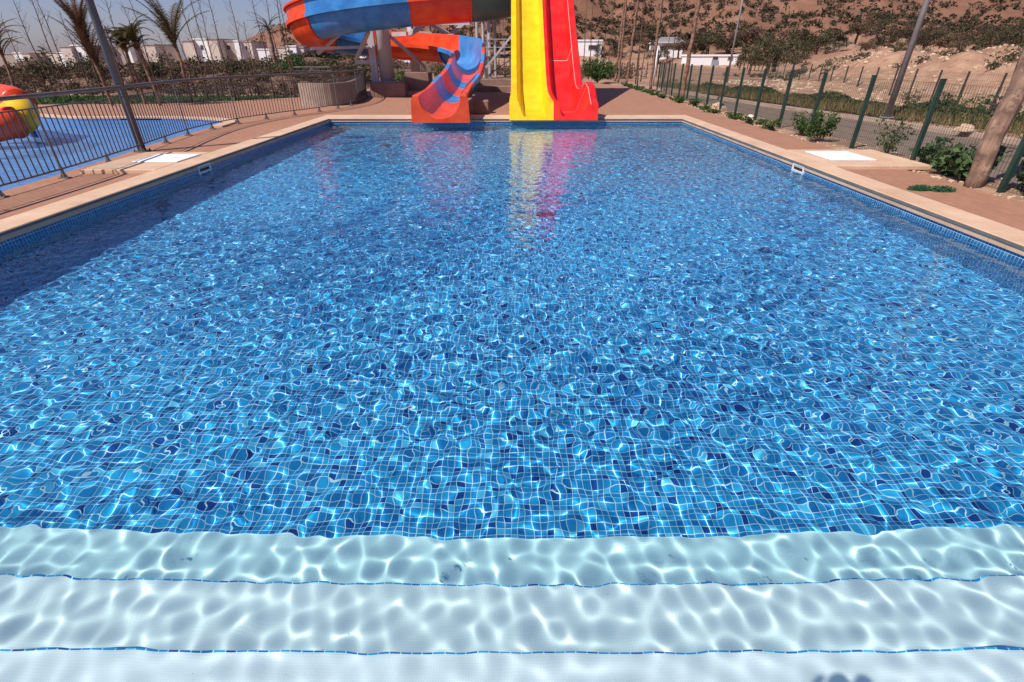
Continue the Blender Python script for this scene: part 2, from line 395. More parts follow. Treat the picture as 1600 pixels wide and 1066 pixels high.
b.loft(ring); tag(b.build('splash_pool_coping', M['coping']), 'pale stone edge of the shallow pool', 'coping', kind='structure')

# main pool shell
FZ = -1.0
def quadm(n, a, b_, c_, d, m, lab):
    o = MB().add([a, b_, c_, d], [(0, 1, 2, 3)]).build(n, m); return tag(o, lab, 'pool', kind='structure')
recv = []
T = [(YN, .963, -.42), (.963, 1.309, -.62), (1.309, 1.64, -.82)]
recv.append(quadm('pool_floor', (X0, 1.64, FZ), (X1, 1.64, FZ), (X1, YF, FZ), (X0, YF, FZ), M['tile_floor'], 'blue mosaic pool floor'))
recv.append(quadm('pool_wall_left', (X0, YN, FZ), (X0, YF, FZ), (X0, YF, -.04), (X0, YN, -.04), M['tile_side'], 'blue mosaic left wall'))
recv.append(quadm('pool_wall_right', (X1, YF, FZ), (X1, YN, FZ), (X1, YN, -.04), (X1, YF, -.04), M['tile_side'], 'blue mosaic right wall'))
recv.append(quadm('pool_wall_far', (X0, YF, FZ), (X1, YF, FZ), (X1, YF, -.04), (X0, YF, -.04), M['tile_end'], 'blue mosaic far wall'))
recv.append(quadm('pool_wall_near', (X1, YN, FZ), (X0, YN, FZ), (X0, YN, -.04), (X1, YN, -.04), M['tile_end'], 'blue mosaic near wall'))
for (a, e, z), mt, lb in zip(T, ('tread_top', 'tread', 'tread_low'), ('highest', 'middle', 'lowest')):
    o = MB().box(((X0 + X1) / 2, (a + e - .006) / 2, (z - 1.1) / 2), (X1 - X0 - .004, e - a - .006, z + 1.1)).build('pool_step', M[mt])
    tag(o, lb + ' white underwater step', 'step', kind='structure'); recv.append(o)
    o = MB().box(((X0 + X1) / 2, e - .003, (z + .001 - 1.1) / 2), (X1 - X0 - .004, .006, z + .001 + 1.1)).build('step_nosing', M['tile_floor'] if lb != 'lowest' else M['tile_end'])
    tag(o, 'blue tile edge of the ' + lb + ' step', 'step edge', kind='structure'); recv.append(o)
# coping stones
CT, CB = .0, -.045
def coping(n, x0, x1, y0, y1, lab, m='coping'):
    o = MB().box(((x0 + x1) / 2, (y0 + y1) / 2, (CT - .09) / 2), (x1 - x0, y1 - y0, CT + .09), bev=.006).build(n, M[m])
    return tag(o, lab, 'coping', kind='structure')
def coping_run(n, x0, x1, y0, y1, lab):
    o = coping(n, x0, x1, y0, y1, lab)
    return o
coping_run('coping_left', X0 - CW, X0 + .02, YN, YF - .02, 'cream stone coping on the left pool edge')
coping_run('coping_right', X1 - .02, X1 + CW, YN, YF - .02, 'cream stone coping on the right pool edge')
coping_run('coping_far', X0 - CW, X1 + CW, YF - .018, YF + .92, 'cream stone coping on the far pool edge')
coping_run('coping_near', X0 - CW, X1 + CW, YN - .5, YN - .002, 'cream stone coping on the near pool edge')
b = MB()
for (x0, x1, y0, y1) in ((X0 + .004, X0 + .03, YN, YF - .03), (X1 - .03, X1 - .004, YN, YF - .03), (X0 + .03, X1 - .03, YF - .03, YF - .003)):
    b.box(((x0 + x1) / 2, (y0 + y1) / 2, -.0215), (x1 - x0, y1 - y0, .027))
tag(b.build('coping_edge', M['lip']), 'dark grey drip edge under the coping', 'coping', kind='structure')

# pool water: real ripples
rng = np.random.default_rng(11)
xs = np.linspace(X0 + .003, X1 - .003, int((X1 - X0) / .0105)); ys = [YN + .002]
while ys[-1] < YF: ys.append(ys[-1] + .009 + max(0, ys[-1] - 1.5) * .0016)
ys = np.array(ys); ys[-1] = YF - .003
XX, YY = np.meshgrid(xs, ys); ZZ = np.zeros(XX.shape)
K = 80; lam = np.concatenate([np.exp(rng.uniform(np.log(.08), np.log(.17), K // 2)), np.exp(rng.uniform(np.log(.17), np.log(.65), K // 2))]); th = rng.uniform(0, 2 * np.pi, K)
sl = rng.uniform(.5, 1, K); lo_ = lam < .17; sl[lo_] *= .036 / np.sqrt((sl[lo_] ** 2 / 2).sum()); sl[~lo_] *= .024 / np.sqrt((sl[~lo_] ** 2 / 2).sum())
for l, t_, s_ in zip(lam, th, sl):
    kk = 2 * np.pi / l; ZZ += s_ / kk * np.sin(kk * (XX * np.cos(t_) + YY * np.sin(t_)) + rng.uniform(0, 6.28))
calm = .85 + .35 * np.sin(XX * .9 + 1.3 * np.sin(YY * .5)) * np.sin(YY * .7 + 1.1 * np.sin(XX * .6 + 2))
near_w = sstep(3.0, 1.6, YY); ZZ = WZ + ZZ * (np.clip(calm, .55, 1.3) * (1 - near_w) + .82 * near_w) * (1 + .15 * sstep(1.8, 4, YY)) 
k = NT('pool_water'); k.t.nodes.remove(k.b); gl = k.n('ShaderNodeBsdfGlass'); gl.inputs['Roughness'].default_value = 0; gl.inputs['IOR'].default_value = 1.333
gl.inputs['Color'].default_value = (.90, 1, 1, 1); k.l(gl.outputs[0], k.t.nodes['Material Output'].inputs[0])
water = np_mesh('pool_water', np.stack([XX, YY, ZZ], -1).reshape(-1, 3), grid_faces(*XX.shape), k.m)
tag(water, 'clear rippled pool water', 'water', kind='structure'); water.cycles.is_caustics_caster = True

# ------------------------------------------------------------------ pool fittings
def skimmer(px, py, X, side, label):
    c = gd(px, py, -.085); y = c.y
    t = thing('pool_skimmer', (X, y, -.16), label, 'skimmer', 'pool wall skimmers')
    s = side
    fr = MB()
    w, h = .36, .17
    for (dy, dz, a, bb) in ((0, h / 2, w, .03), (0, -h / 2, w, .03), (-w / 2 + .015, 0, .03, h - .03), (w / 2 - .015, 0, .03, h - .03)):
        fr.box((X + s * .012, y + dy, -.13 + dz), (.022, a, bb))
    f = fr.build('frame', M['white_plastic'], t)
    MB().box((X + s * .004, y, -.13), (.004, w - .06, h - .03)).build('opening', M['dark'], t)
    MB().box((X + s * .010, y, -.16), (.006, w - .07, .06)).build('flap', M['white_plastic'], t)
    for o in t.children: o.cycles.is_caustics_receiver = True
skimmer(1251, 262, X1, -1, 'white rectangular skimmer in the right pool wall')
skimmer(322, 262, X0, 1, 'shaded skimmer in the left pool wall')
def hatch(x0, x1, y0, y1, cx0, cx1, cy0, cy1, label):
    t = thing('stone_slab', ((x0 + x1) / 2, (y0 + y1) / 2, DZ), label, 'slab', 'stone slabs with white hatch covers beside the pool')
    MB().box(((x0 + x1) / 2, (y0 + y1) / 2, (DZ + .001) / 2), (x1 - x0, y1 - y0, -DZ + .003), bev=.006).build('slab', M['coping'], t)
    MB().box(((cx0 + cx1) / 2, (cy0 + cy1) / 2, .003), (cx1 - cx0 + .035, cy1 - cy0 + .035, .006)).build('frame', M['coping_joint'], t)
    c = MB().box(((cx0 + cx1) / 2, (cy0 + cy1) / 2, .008), (cx1 - cx0, cy1 - cy0, .016), bev=.004).build('hatch_cover', M['slab_white'], t)
    b = MB()
    for i in range(2): b.box((cx0 + (cx1 - cx0) * (.3 + .4 * i), (cy0 + cy1) / 2, .0165), (.05, .02, .004))
    b.build('handle', M['coping_joint'], c)
# left slab and right slab, from where they stand
hatch(-6.56, X0 - CW - .003, 7.75, 9.35, -6.15, -5.25 - .17, 8.35, 9.05, 'left cream stone slab with a white hatch cover by the railing')
hatch(X1 + CW + .003, 6.62, 8.05, 9.6, 5.25, 6.0, 8.5, 9.35, 'right cream stone slab with a white hatch cover by the green fence')
for (px, py, lab) in ((602, 228, 'dark floor drain under the water near the orange slide end'), (852, 335, 'dark floor drain under the water in mid pool')):
    v = (py - 533) / FPX; D, Fw = SP + v * CP, CP - v * SP; i = math.atan(Fw / D); r = math.asin(math.sin(i) / 1.333)
    Y = (EYE - WZ) * Fw / D + (WZ - FZ) * math.tan(r); X = (px - 800) / FPX * ((EYE - WZ) / D) * (Y / ((EYE - WZ) * Fw / D))
    t = thing('floor_drain', (X, Y, FZ), lab, 'drain', 'pool floor drains')
    rr = .13
    g = MB().tube([(X, Y, FZ), (X, Y, FZ + .03)], rr, 20).build('rim', M['drain'], t)
    g2 = MB()
    for q in range(-3, 4): g2.box((X + q * .04, Y, FZ + .034), (.015, 2 * math.sqrt(rr * rr - (q * .04) ** 2) - .03, .008))
    g2.build('grate', M['grate'], t)
    for o in t.children: o.cycles.is_caustics_receiver = True
for o in recv: o.cycles.is_caustics_receiver = True

# ------------------------------------------------------------------ lamp posts
def pole(base, h, r0, r1, m, label, arm=None, head=True):
    t = thing('lamp_post', base, label, 'lamp post')
    MB().tube([base, (base[0], base[1], base[2] + h)], [r0, r1], 14).build('pole', m, t, True)
    MB().box((base[0], base[1], base[2] + .01), (r0 * 3.2, r0 * 3.2, .02)).build('base_plate', m, t)
    for i in (-1, 1):
        for j in (-1, 1): MB().tube([(base[0] + i * r0 * 1.3, base[1] + j * r0 * 1.3, base[2] + .02), (base[0] + i * r0 * 1.3, base[1] + j * r0 * 1.3, base[2] + .05)], .012, 6).build('bolt', m, t)
    if head:
        z = base[2] + h
        MB().tube([(base[0], base[1], z - .05), (base[0] - .3, base[1], z + .2), (base[0] - 1.1, base[1], z + .25)], r1 * .7, 8).build('arm', m, t)
        MB().box((base[0] - 1.3, base[1], z + .24), (.6, .24, .1), bev=.03).build('lamp_head', m, t)
    return t
pb = gd(223, 237, DZ)
lp = pole(tuple(pb), 6.0, .066, .056, M['pole_dark'], 'grey lamp post standing at the hatch slab beside the railing')
q = at(158, 41, pb.y); b = MB().tube([(pb.x + .05, pb.y, q.z + .05), (pb.x + .12, pb.y - .02, q.z), (pb.x + .13, pb.y - .02, q.z - .45)], .012, 6).build('cable', M['bar_paint'], lp)
pb2 = gd(1385, 184, -.12)
pole(tuple(pb2), 7.5, .085, .06, M['pole_grey'], 'tall grey lamp post on the verge beyond the road')
p3 = gd(1020, 137, -.3); pole((p3.x, p3.y, hz(p3.x, p3.y)), 2.3, .055, .045, M['pole_white'], 'short white lamp post behind the green fence', head=False)
p4 = at(1137, 120, 38); pole((p4.x, p4.y, hz(p4.x, p4.y)), 8, .07, .05, M['pole_grey'], 'thin grey lamp post in front of the white utility hut', head=False)

# ------------------------------------------------------------------ railing on the left
def curve_pts(ctrl, step):
    P = [Vector(c) for c in ctrl]; out = []
    for i in range(len(P) - 1):
        a, b_, c_, d = P[max(i - 1, 0)], P[i], P[i + 1], P[min(i + 2, len(P) - 1)]
        for s in range(20):
            t = s / 20; out.append(.5 * ((2 * b_) + (c_ - a) * t + (2 * a - 5 * b_ + 4 * c_ - d) * t * t + (3 * b_ - a - 3 * c_ + d) * t ** 3))
    out.append(P[-1]); res = [out[0]]; acc = 0
    for i in range(1, len(out)):
        seg = (out[i] - out[i - 1]).length; pos = 0
        while acc + seg - pos >= step:
            pos += step - acc; res.append(out[i - 1].lerp(out[i], pos / seg)); acc = 0
        acc += seg - pos
    return res
rail_c = [(-6.55, -1.5, 0), (-6.5, 3, 0), (-6.5, 6.6, 0), (-6.78, 9.2, 0), (-7.05, 10.6, 0), (-7.3, 12.4, 0), (-7.2, 14.2, 0), (-6.75, 15.7, 0), (-6.2, 17.1, 0), (-5.85, 18.6, 0), (-5.75, 20.3, 0), (-6.0, 22.4, 0), (-6.5, 24.6, 0), (-7.2, 25.9, 0), (-8.4, 26.3, 0), (-10.2, 26.2, 0)]
rl = thing('metal_railing', (-6.5, 6.6, DZ), 'long curving dark metal railing between the two pools', 'railing')
def rail_line(step, z): return [(p.x, p.y, z) for p in curve_pts(rail_c, step)]
MB().tube(rail_line(.25, DZ + 1.08), .027, 8).build('top_rail', M['steel_paint'], rl, True)
MB().tube(rail_line(.25, DZ + .93), .011, 6).build('middle_rail', M['steel_paint'], rl, True)
MB().tube(rail_line(.25, DZ + .13), .013, 6).build('bottom_rail', M['steel_paint'], rl, True)
bars = rail_line(.112, 0); o0 = Vector(rl.location)
barm = MB().tube([(0, 0, .13), (0, 0, .93)], .0085, 6).build('bar', M['bar_paint'], None); barm.parent = rl
cand = [p for p in bars if p[1] > 5.6]
near = cand[:100]; rest = [p for p in bars if p not in near]
for i, p in enumerate(near):
    o = barm if i == 0 else barm.copy()
    if i: C.objects.link(o); o.parent = rl
    o.location = (p[0] - o0.x, p[1] - o0.y, 0)
b = MB()
for p in rest: b.tube([(p[0], p[1], DZ + .13), (p[0], p[1], DZ + .93)], .0085, 5)
tag(b.build('bar', M['bar_paint'], rl), kind='stuff')
fm = None
for i, p in enumerate(rail_line(1.12, 0)):
    if fm is None:
        fm = MB().box((0, 0, .006), (.16, .07, .012)).beam((0, 0, .0), (0, 0, .16), .03).beam((-.05, 0, .01), (0, 0, .11), .015).beam((.05, 0, .01), (0, 0, .11), .015).build('foot', M['steel_paint'], None)
        fm.parent = rl; o = fm
    else:
        o = fm.copy(); C.objects.link(o); o.parent = rl
    o.location = (p[0] - o0.x, p[1] - o0.y, 0)
pm = None
for i, p in enumerate(rail_line(2.24, 0)):
    if pm is None:
        pm = MB().tube([(0, 0, .1), (0, 0, 1.07)], .016, 8).build('post', M['steel_paint'], None); pm.parent = rl; o = pm
    else:
        o = pm.copy(); C.objects.link(o); o.parent = rl
    o.location = (p[0] - o0.x, p[1] - o0.y, 0)

# ------------------------------------------------------------------ twin lane slide
tw = thing('lane_slide', (1.1, 15, DZ), 'steep twin lane water slide, one lane yellow and one red', 'slide')
prof = [(14.34, .07), (14.9, .07), (15.6, .09), (16.3, .17), (16.9, .36), (17.5, .66), (18.2, 1.08), (19.2, 1.72), (20.4, 2.50), (21.8, 3.42), (23.4, 4.46), (25.2, 5.62), (27, 6.8)]
def prof_pts():
    P = [(a, h) for a, h in prof]; out = []
    for i in range(len(P) - 1):
        for s in range(4):
            t = s / 4; out.append((P[i][0] * (1 - t) + P[i + 1][0] * t, P[i][1] * (1 - t) + P[i + 1][1] * t))
    out.append(P[-1]); return out
PP = prof_pts()
for _ in range(3):
    PP = [PP[0]] + [(PP[i][0], (PP[i - 1][1] + 2 * PP[i][1] + PP[i + 1][1]) / 4) for i in range(1, len(PP) - 1)] + [PP[-1]]
def lane(secf, name, m, label, x0, x1, extra=None):
    rings = []
    for (Y, z) in PP:
        sec = secf(Y); rings.append([(x, Y + .55 * (h + .07) * max(0, 1 - (Y - 14.34) / 1.3), z + h) for x, h in sec])
    o = MB().loft(rings).build(name, m, tw, False); o['label'] = label
    me = o.data
    me.shade_smooth(); me.set_sharp_from_angle(angle=R(32)) if hasattr(me, 'set_sharp_from_angle') else None
    return o
def fl(Y): return float(sstep(16.4, 14.9, np.array(Y)))
def sec_y(Y):
    f = fl(Y); L = -.03 - .04 * f; w = .44 - .06 * f; n = .04 + .05 * f
    return [(L, -.07), (L, w), (L + .13 + n, w), (L + .155 + n, w - .05), (.27 + .02 * f, .05), (.34, .0), (.88, .0), (.93, .04), (.985, w - .06), (1.0, w - .02), (1.05 + .06 * f, w - .02), (1.05 + .06 * f, -.07)]
def sec_r(Y):
    f = fl(Y); w = .44 - .06 * f; a = 1.052 + .06 * f
    r = float(sstep(16.6, 15.7, np.array(Y))) * float(sstep(14.3, 15.3, np.array(Y))); hi = .44 - .08 * f + .34 * r
    e = .16 * float(sstep(16.8, 15.8, np.array(Y)))
    return [(a, -.07), (a, w), (a + .1, w), (a + .13, w - .04), (a + .2, .05), (a + .26, 0), (1.78, 0), (1.84, .05), (1.93 + e, hi - .05), (1.95 + e, hi), (2.12 + e, hi), (2.15 + e, hi - .06), (2.13 + e, -.07)]
yl = lane(sec_y, 'lane', M['yellow'], 'yellow slide lane on the left', 0, 1)
rdl = lane(sec_r, 'lane', M['red'], 'red slide lane on the right', 1, 2)
# front lips closing the flotation ends
# pale sealant joints across and along the red lane
def strip_along(secf, idx, w, m, par, off=.004):
    b = MB(); rings = []
    for (Y, z) in PP:
        x, h = secf(Y)[idx]; rings.append([(x - w, Y, z + h + off), (x + w, Y, z + h + off), (x + w, Y, z + h + off + .003), (x - w, Y, z + h + off + .003)])
    b.loft(rings); return b.build('joint', m, par)
strip_along(sec_r, 8, .004, M['seam'], rdl)
def joint_across(secf, Y, i0, i1, m, par, w=.012):
    z = np.interp(Y, [p[0] for p in PP], [p[1] for p in PP]); z2 = np.interp(Y + w, [p[0] for p in PP], [p[1] for p in PP])
    b = MB(); s = secf(Y)[i0:i1]
    v = []
    for x, h in s: v += [(x, Y, z + h + .004), (x, Y + w, z2 + h + .004)]
    f = [(2 * i, 2 * i + 2, 2 * i + 3, 2 * i + 1) for i in range(len(s) - 1)]
    b.add(v, f); b.build('joint', m, par)
for Y in (15.5, 18.6, 21.7): joint_across(sec_r, Y, 2, 10, M['seam'], rdl)
M['yellow_joint'] = var_mat('yellow_joint', (.75, .42, .0), (.8, .46, .005), 2, .4)
for Y in (15.6, 18.7, 21.8): joint_across(sec_y, Y, 2, 8, M['yellow_joint'], yl)
for Y in (17.8, 20.8, 24, 26.6):
    z = np.interp(Y, [p[0] for p in PP], [p[1] for p in PP])
    for x in (.5, 1.6): MB().tube([(x, Y, DZ), (x, Y, z - .18)], .09, 10).build('support_leg', M['column'], tw)
    MB().box((1.05, Y, z - .13), (2.1, .12, .1)).build('cross_beam', M['column'], tw)

# ------------------------------------------------------------------ spiral slide
sp_ = thing('spiral_slide', (-5.4, 24.2, DZ), 'open spiral water slide in orange and blue sections round a grey column', 'slide')
ctrl = [(1.75, 24.6, 4.2), (.9, 23.5, 3.85), (-.8, 22.75, 3.52), (-3.5, 22.35, 3.33), (-5.6, 22.4, 3.14), (-7.3, 22.9, 2.93), (-8.55, 24.1, 2.66), (-8.5, 25.7, 2.36), (-7.4, 26.75, 2.16), (-5.6, 27.0, 2.0), (-3.6, 26.6, 1.88),
        (-2.4, 25.5, 1.72), (-1.85, 24.0, 1.55), (-1.78, 22.4, 1.36), (-1.72, 20.8, 1.16), (-1.72, 19.2, .98), (-1.80, 17.6, .82), (-1.85, 16.2, .70), (-1.85, 15.0, .62), (-1.85, 14.3, .60)]
fp = curve_pts(ctrl, .16)
tot = len(fp)
def sec_f(i):
    p = fp[i]; d = (fp[min(i + 1, tot - 1)] - fp[max(i - 1, 0)]); d.z = 0; d.normalize()
    left = Vector((-d.y, d.x, 0)) ; out = left      # outer side is on the left of travel
    k_ = i / tot
    run = float(sstep(18.5, 16.0, np.array(p.y))) if (p.x > -2.4 and p.y < 22 and p.x < -1) else 0
    a = .56 - .05 * run; dep = .62 - .12 * run + (.2 * float(sstep(27, 22.6, np.array(p.y))) if k_ < .52 else 0); Wl = .46 * (1 - run); bd = .13 - .07 * run; bw = .15 - .05 * run
    if p.x > -2.3 and p.y < 24.5 and p.x < -1: Wl *= float(sstep(17.5, 22.5, np.array(p.y))) * .8 + .0
    L = []
    L += [(a + .03, Wl + .02), (a + .01, .06 + Wl * .3)]
    for q in range(0, 13):
        t = math.pi * q / 12; L.append((a * math.cos(t), -dep * math.sin(t)))
    L += [(-a, .02), (-a - bw, .015), (-a - bw, -bd), (-a - bw + .025, -bd), (-a - bw + .025, -.035), (-a - .03, -.035)]
    for q in range(12, -1, -1):
        t = math.pi * q / 12; L.append(((a + .03) * math.cos(t), -.035 - dep * math.sin(t)))
    L += [(a + bw - .025, -.035), (a + bw - .025, -bd), (a + bw, -bd), (a + bw, .015), (a + .05, .03), (a + .06, Wl - .01), (a + .13, Wl - .03), (a + .15, Wl - .03), (a + .15, Wl + .035), (a + .05, Wl + .035)]
    return [p + out * s + Vector((0, 0, h)) for s, h in L]
rings = [sec_f(i) for i in range(tot)]
half = tot // 2
def idx_near(x, y):
    rg0 = range(half) if (x > -8.8 and y < 23.55 and not (x > -1.7 and x < -1.59) and not (y < 22)) or x > 0 else range(half - half // 4, tot)
    return min(rg0, key=lambda i: (fp[i].x - x) ** 2 + (fp[i].y - y) ** 2)
cuts = [(0, 'orange'), (idx_near(.5, 23.2), 'teal'), (idx_near(-1.55, 22.7), 'orange'), (idx_near(-3.75, 22.35), 'blue'), (idx_near(-7.5, 23.05), 'orange'), (idx_near(-7.6, 26.8), 'blue'), (idx_near(-6.9, 27), 'orange'),
        (idx_near(-2.9, 26.1), 'blue'), (idx_near(-1.6, 23.6), 'orange'), (idx_near(-1.6, 21.3), 'blue'), (idx_near(-1.68, 20.0), 'orange'), (idx_near(-1.75, 18.6), 'blue'), (idx_near(-1.83, 16.9), 'orange'), (tot - 1, None)]
cuts[5] = (idx_near(-8.6, 26.3), 'blue')
cuts[6] = (idx_near(-6.8, 26.95), 'orange')
for (a, cname), (e, _) in zip(cuts[:-1], cuts[1:]):
    o = MB().loft(rings[a:e + 1], caps=False).build('flume_section', M[cname], sp_, True)
    o.data.set_sharp_from_angle(angle=R(40)); o['label'] = cname.replace('teal', 'faded green') + ' flume section'
    # bolted joint flange at the start of the section
    r = rings[a]; c0 = fp[a]
    outer = r[21:34]
    fb = MB(); nx_ = (fp[min(a + 1, tot - 1)] - fp[a]).normalized()
    ring2 = []
    for s in (-.02, .02):
        ring2.append([p + nx_ * s for p in outer] + [p + (p - c0).normalized() * .07 + nx_ * s for p in reversed(outer)])
    fb.loft(ring2); fb.build('flange', M[cname], o)
# end box over the water
def endbox(Y, w, h, z0, a, dep):
    cx = -1.85; pts = [(cx - w, Y, z0), (cx - w * .96, Y, h - .08), (cx - w * .9, Y, h), (cx - a, Y, h)]
    for q in range(0, 13):
        t = math.pi * q / 12; pts.append((cx - a * math.cos(t), Y, h - .03 - dep * math.sin(t)))
    pts += [(cx + a, Y, h), (cx + w * .9, Y, h), (cx + w * .96, Y, h - .08), (cx + w, Y, z0)]
    return pts
MB().loft([endbox(13.95, .76, .60, -.02, .53, .50), endbox(14.0, .76, .62, -.02, .515, .49), endbox(14.9, .68, .66, .02, .515, .50), endbox(15.5, .60, .70, .1, .515, .50)]).build('end_box', M['orange'], sp_)
# columns and brackets
colb = (-5.4, 24.2)
MB().tube([(-5.4, 24.2, .5), (-5.4, 24.2, 6)], [.30, .28], 20).build('support_column', M['column'], sp_, True)
MB().tube([(-5.4, 24.2, .5), (-5.4, 24.2, .53)], .42, 20).build('base_plate', M['column'], sp_)
ib = MB()
ib.box((-5.78, 24.0, 1.9), (.10, .16, 2.8)).box((-5.92, 24.0, 1.9), (.2, .025, 2.8)).box((-5.84, 24.0, 2.6), (.36, .2, .04))
ib.build('column_stiffener', M['column'], sp_)
br = lambda a, b_, w=.12: MB().beam(a, b_, w, w * .7).build('brace', M['column'], sp_)
br(at(712 - 115, 73, 24.2), at(485, 76, 23.6), .11)
br(at(597, 97, 24.1), at(555, 97, 24.2), .13); br(at(556, 94, 24.2), at(576, 49, 22.6), .14)
br(at(612, 54, 24.2), at(636, 53, 23.6), .14); br(at(610, 57, 24.2), at(664, 105, 26.2), .12)
br(at(497, 84, 24.4), at(530, 54, 22.9), .1); br(at(640, 54, 23.8), at(662, 40, 22.9), .14)
# further support column and trusses
sc2 = at(650, 118, 28.2)
MB().tube([(sc2.x, 28.2, -.06), (sc2.x, 28.2, 4.2)], .24, 16).build('support_column', M['column'], sp_, True)
br(at(650, 50, 28.2), at(715, 58, 28.2)); br(at(672, 38, 28), at(706, 55, 28), .14); br(at(690, 66, 28), at(733, 30, 27.5), .16)
br(at(663, 36, 28), at(735, 37, 27.2), .12); br(at(672, 36, 28.1), at(674, 64, 28.1), .09)

# plinths and terrace
def plinth(px0, px1, pyb, Y0, Y1, top, label):
    a, e = gd(px0, pyb), gd(px1, pyb)
    x0, x1 = (px0 - 800) / FPX * (Y0 * CP + SP * 1.56), (px1 - 800) / FPX * (Y0 * CP + SP * 1.56)
    loc = ((x0 + x1) / 2, (Y0 + Y1) / 2, DZ)
    b = MB().box((loc[0], loc[1], (top + DZ) / 2), (x1 - x0, Y1 - Y0, top - DZ), bev=.02)
    return single(b, 'concrete_plinth', M['concrete_brown'], loc, label, 'plinth')
plinth(580, 634, 152, 23.5, 25.0, .5, 'brown concrete plinth under the grey slide column')
plinth(634, 672, 150, 24.4, 25.6, .86, 'taller brown concrete block right of the column plinth')
plinth(631, 668, 153, 23.7, 24.37, .16, 'low brown concrete step in front of the concrete block')
def stone_box(x0, x1, y0, y1, z0, z1, label, name='concrete_step'):
    loc = ((x0 + x1) / 2, (y0 + y1) / 2, z0)
    return single(MB().box((loc[0], loc[1], (z0 + z1) / 2), (x1 - x0, y1 - y0, z1 - z0), bev=.015), name, M['concrete_brown'], loc, label, 'step')
stone_box(-3.0, 2.6, 28, 34, DZ, .46, 'brown concrete platform carrying the slide tower', 'concrete_platform')
stone_box(-2.9, 2.5, 27.2, 27.98, DZ, .18, 'low brown step in front of the tower platform')
single(MB().box((-.95, 16.9, .12), (.45, .45, .36), bev=.02), 'concrete_block', M['concrete_brown'], (-.95, 16.9, DZ), 'small brown concrete block beside the orange slide run', 'block')

M['low_wall'] = var_mat('weathered_beige_render', (.26, .185, .145), (.38, .29, .23), 2.5, .85, det=8)
wp = curve_pts([(-7.5, 19.6, 0), (-6.9, 19.3, 0), (-6.3, 19.5, 0), (-6.08, 20.4, 0), (-6.25, 22, 0), (-6.6, 23.8, 0)], .2); rg3 = []
for i, p in enumerate(wp):
    d = (wp[min(i + 1, len(wp) - 1)] - wp[max(i - 1, 0)]).normalized(); nn = Vector((-d.y, d.x, 0)) * .07
    rg3.append([tuple(p - nn + Vector((0, 0, DZ))), tuple(p - nn + Vector((0, 0, .66))), tuple(p + nn + Vector((0, 0, .66))), tuple(p + nn + Vector((0, 0, DZ)))])
single(MB().loft(rg3), 'low_wall', M['low_wall'], (-6.5, 20.5, DZ), 'low curved beige wall just inside the far bend of the railing', 'wall')

# slide tower
tw2 = thing('slide_tower', (.2, 31, .46), 'dark steel stair tower behind the slides', 'tower')
MB().box((.15, 30.6, 3.45), (3.9, 3.4, .16)).build('platform', M['tower_steel'], tw2)
MB().box((.15, 28.88, 3.22), (3.9, .08, .28)).build('edge_beam', M['column'], tw2)
for (x, y) in ((-1.75, 29.0), (-1.5, 30.2), (-1.15, 29.2), (-.9, 30.6), (-1.3, 32.2), (1.0, 32.2), (2.0, 29.2), (2.0, 32.2)):
    MB().tube([(x, y, .46), (x, y, 3.37)], .075, 8).build('leg', M['column'] if x < -.8 else M['tower_steel'], tw2)
MB().beam((-1.35, 28.9, .95), (.7, 28.9, 3.1), .1, .07).build('brace', M['column'], tw2)
MB().beam((-.9, 30.6, 1.5), (.9, 30.6, 1.5), .1).build('brace', M['tower_steel'], tw2)
MB().box((-.72, 29.45, 1.42), (1.35, .8, .08)).build('landing', M['tower_steel'], tw2)
for (x, y) in ((-1.32, 29.12), (-.1, 29.12), (-1.32, 29.8), (-.1, 29.8)): MB().beam((x, y, .46), (x, y, 1.38), .07).build('leg', M['tower_steel'], tw2)
for x in (-1.3, -.85, -.4, .05): MB().tube([(x, 29.1, 1.46), (x, 29.1, 2.2)], .018, 6).build('guard_post', M['column'], tw2)
for z in (1.85, 2.2): MB().tube([(-1.35, 29.1, z), (.1, 29.1, z)], .018, 6).build('handrail', M['column'], tw2)
MB().beam((-1.32, 29.12, .55), (-.1, 29.12, 1.3), .05).build('brace', M['tower_steel'], tw2)
for i in range(9):
    MB().box((-.3 + .28 * i, 31.6, .6 + i * .19), (.3, 1.0, .05)).build('tread', M['tower_steel'], tw2)
for y in (31.08, 32.12):
    MB().beam((-.45, y, .46), (2.3, y, 2.3), .06, .2).build('stringer', M['tower_steel'], tw2)
    MB().tube([(-.45, y, 1.4), (2.3, y, 3.2)], .025, 6).build('handrail', M['tower_steel'], tw2)
for x in (-1.75, -.8, .15, 1.1, 2.05):
    MB().tube([(x, 29.0, 3.53), (x, 29.0, 4.6)], .03, 6).build('guard_post', M['tower_steel'], tw2)

# ------------------------------------------------------------------ small play slide in the shallow pool
pl = thing('play_slide', (-10.6, 11, -.32), 'small red and yellow tube slide standing in the shallow pool', 'play slide')
def bent_tube(pts, r, m, name):
    P = curve_pts(pts, .12); return MB().tube(P, r, 16).build(name, m, pl, True)
bent_tube([at(-68, 132, 12.6), at(-28, 146, 12.3), at(-4, 152, 12.0), at(20, 157, 11.8), at(32, 163, 11.6)], .29, M['orange'], 'tube_section')
bent_tube([at(12, 162, 11.8), at(25, 166, 11.7), at(35, 174, 11.4), at(34, 185, 11.1), at(22, 190, 10.8)], .27, M['yellow'], 'tube_section')
bent_tube([at(22, 193, 10.8), at(4, 196, 10.6), at(-24, 202, 10.5), at(-58, 210, 10.4)], .27, M['orange'], 'tube_section')
bent_tube([at(-58, 168, 11.0), at(-22, 178, 11.0), at(-4, 182, 10.9)], .16, M['orange'], 'tube_section')
for P, rr in ((at(12, 160, 11.8), .29), (at(22, 192, 10.8), .30)):
    MB().tube([P - Vector((.03, 0, 0)), P + Vector((.03, 0, 0))], rr, 18).build('flange', M['red'], pl)
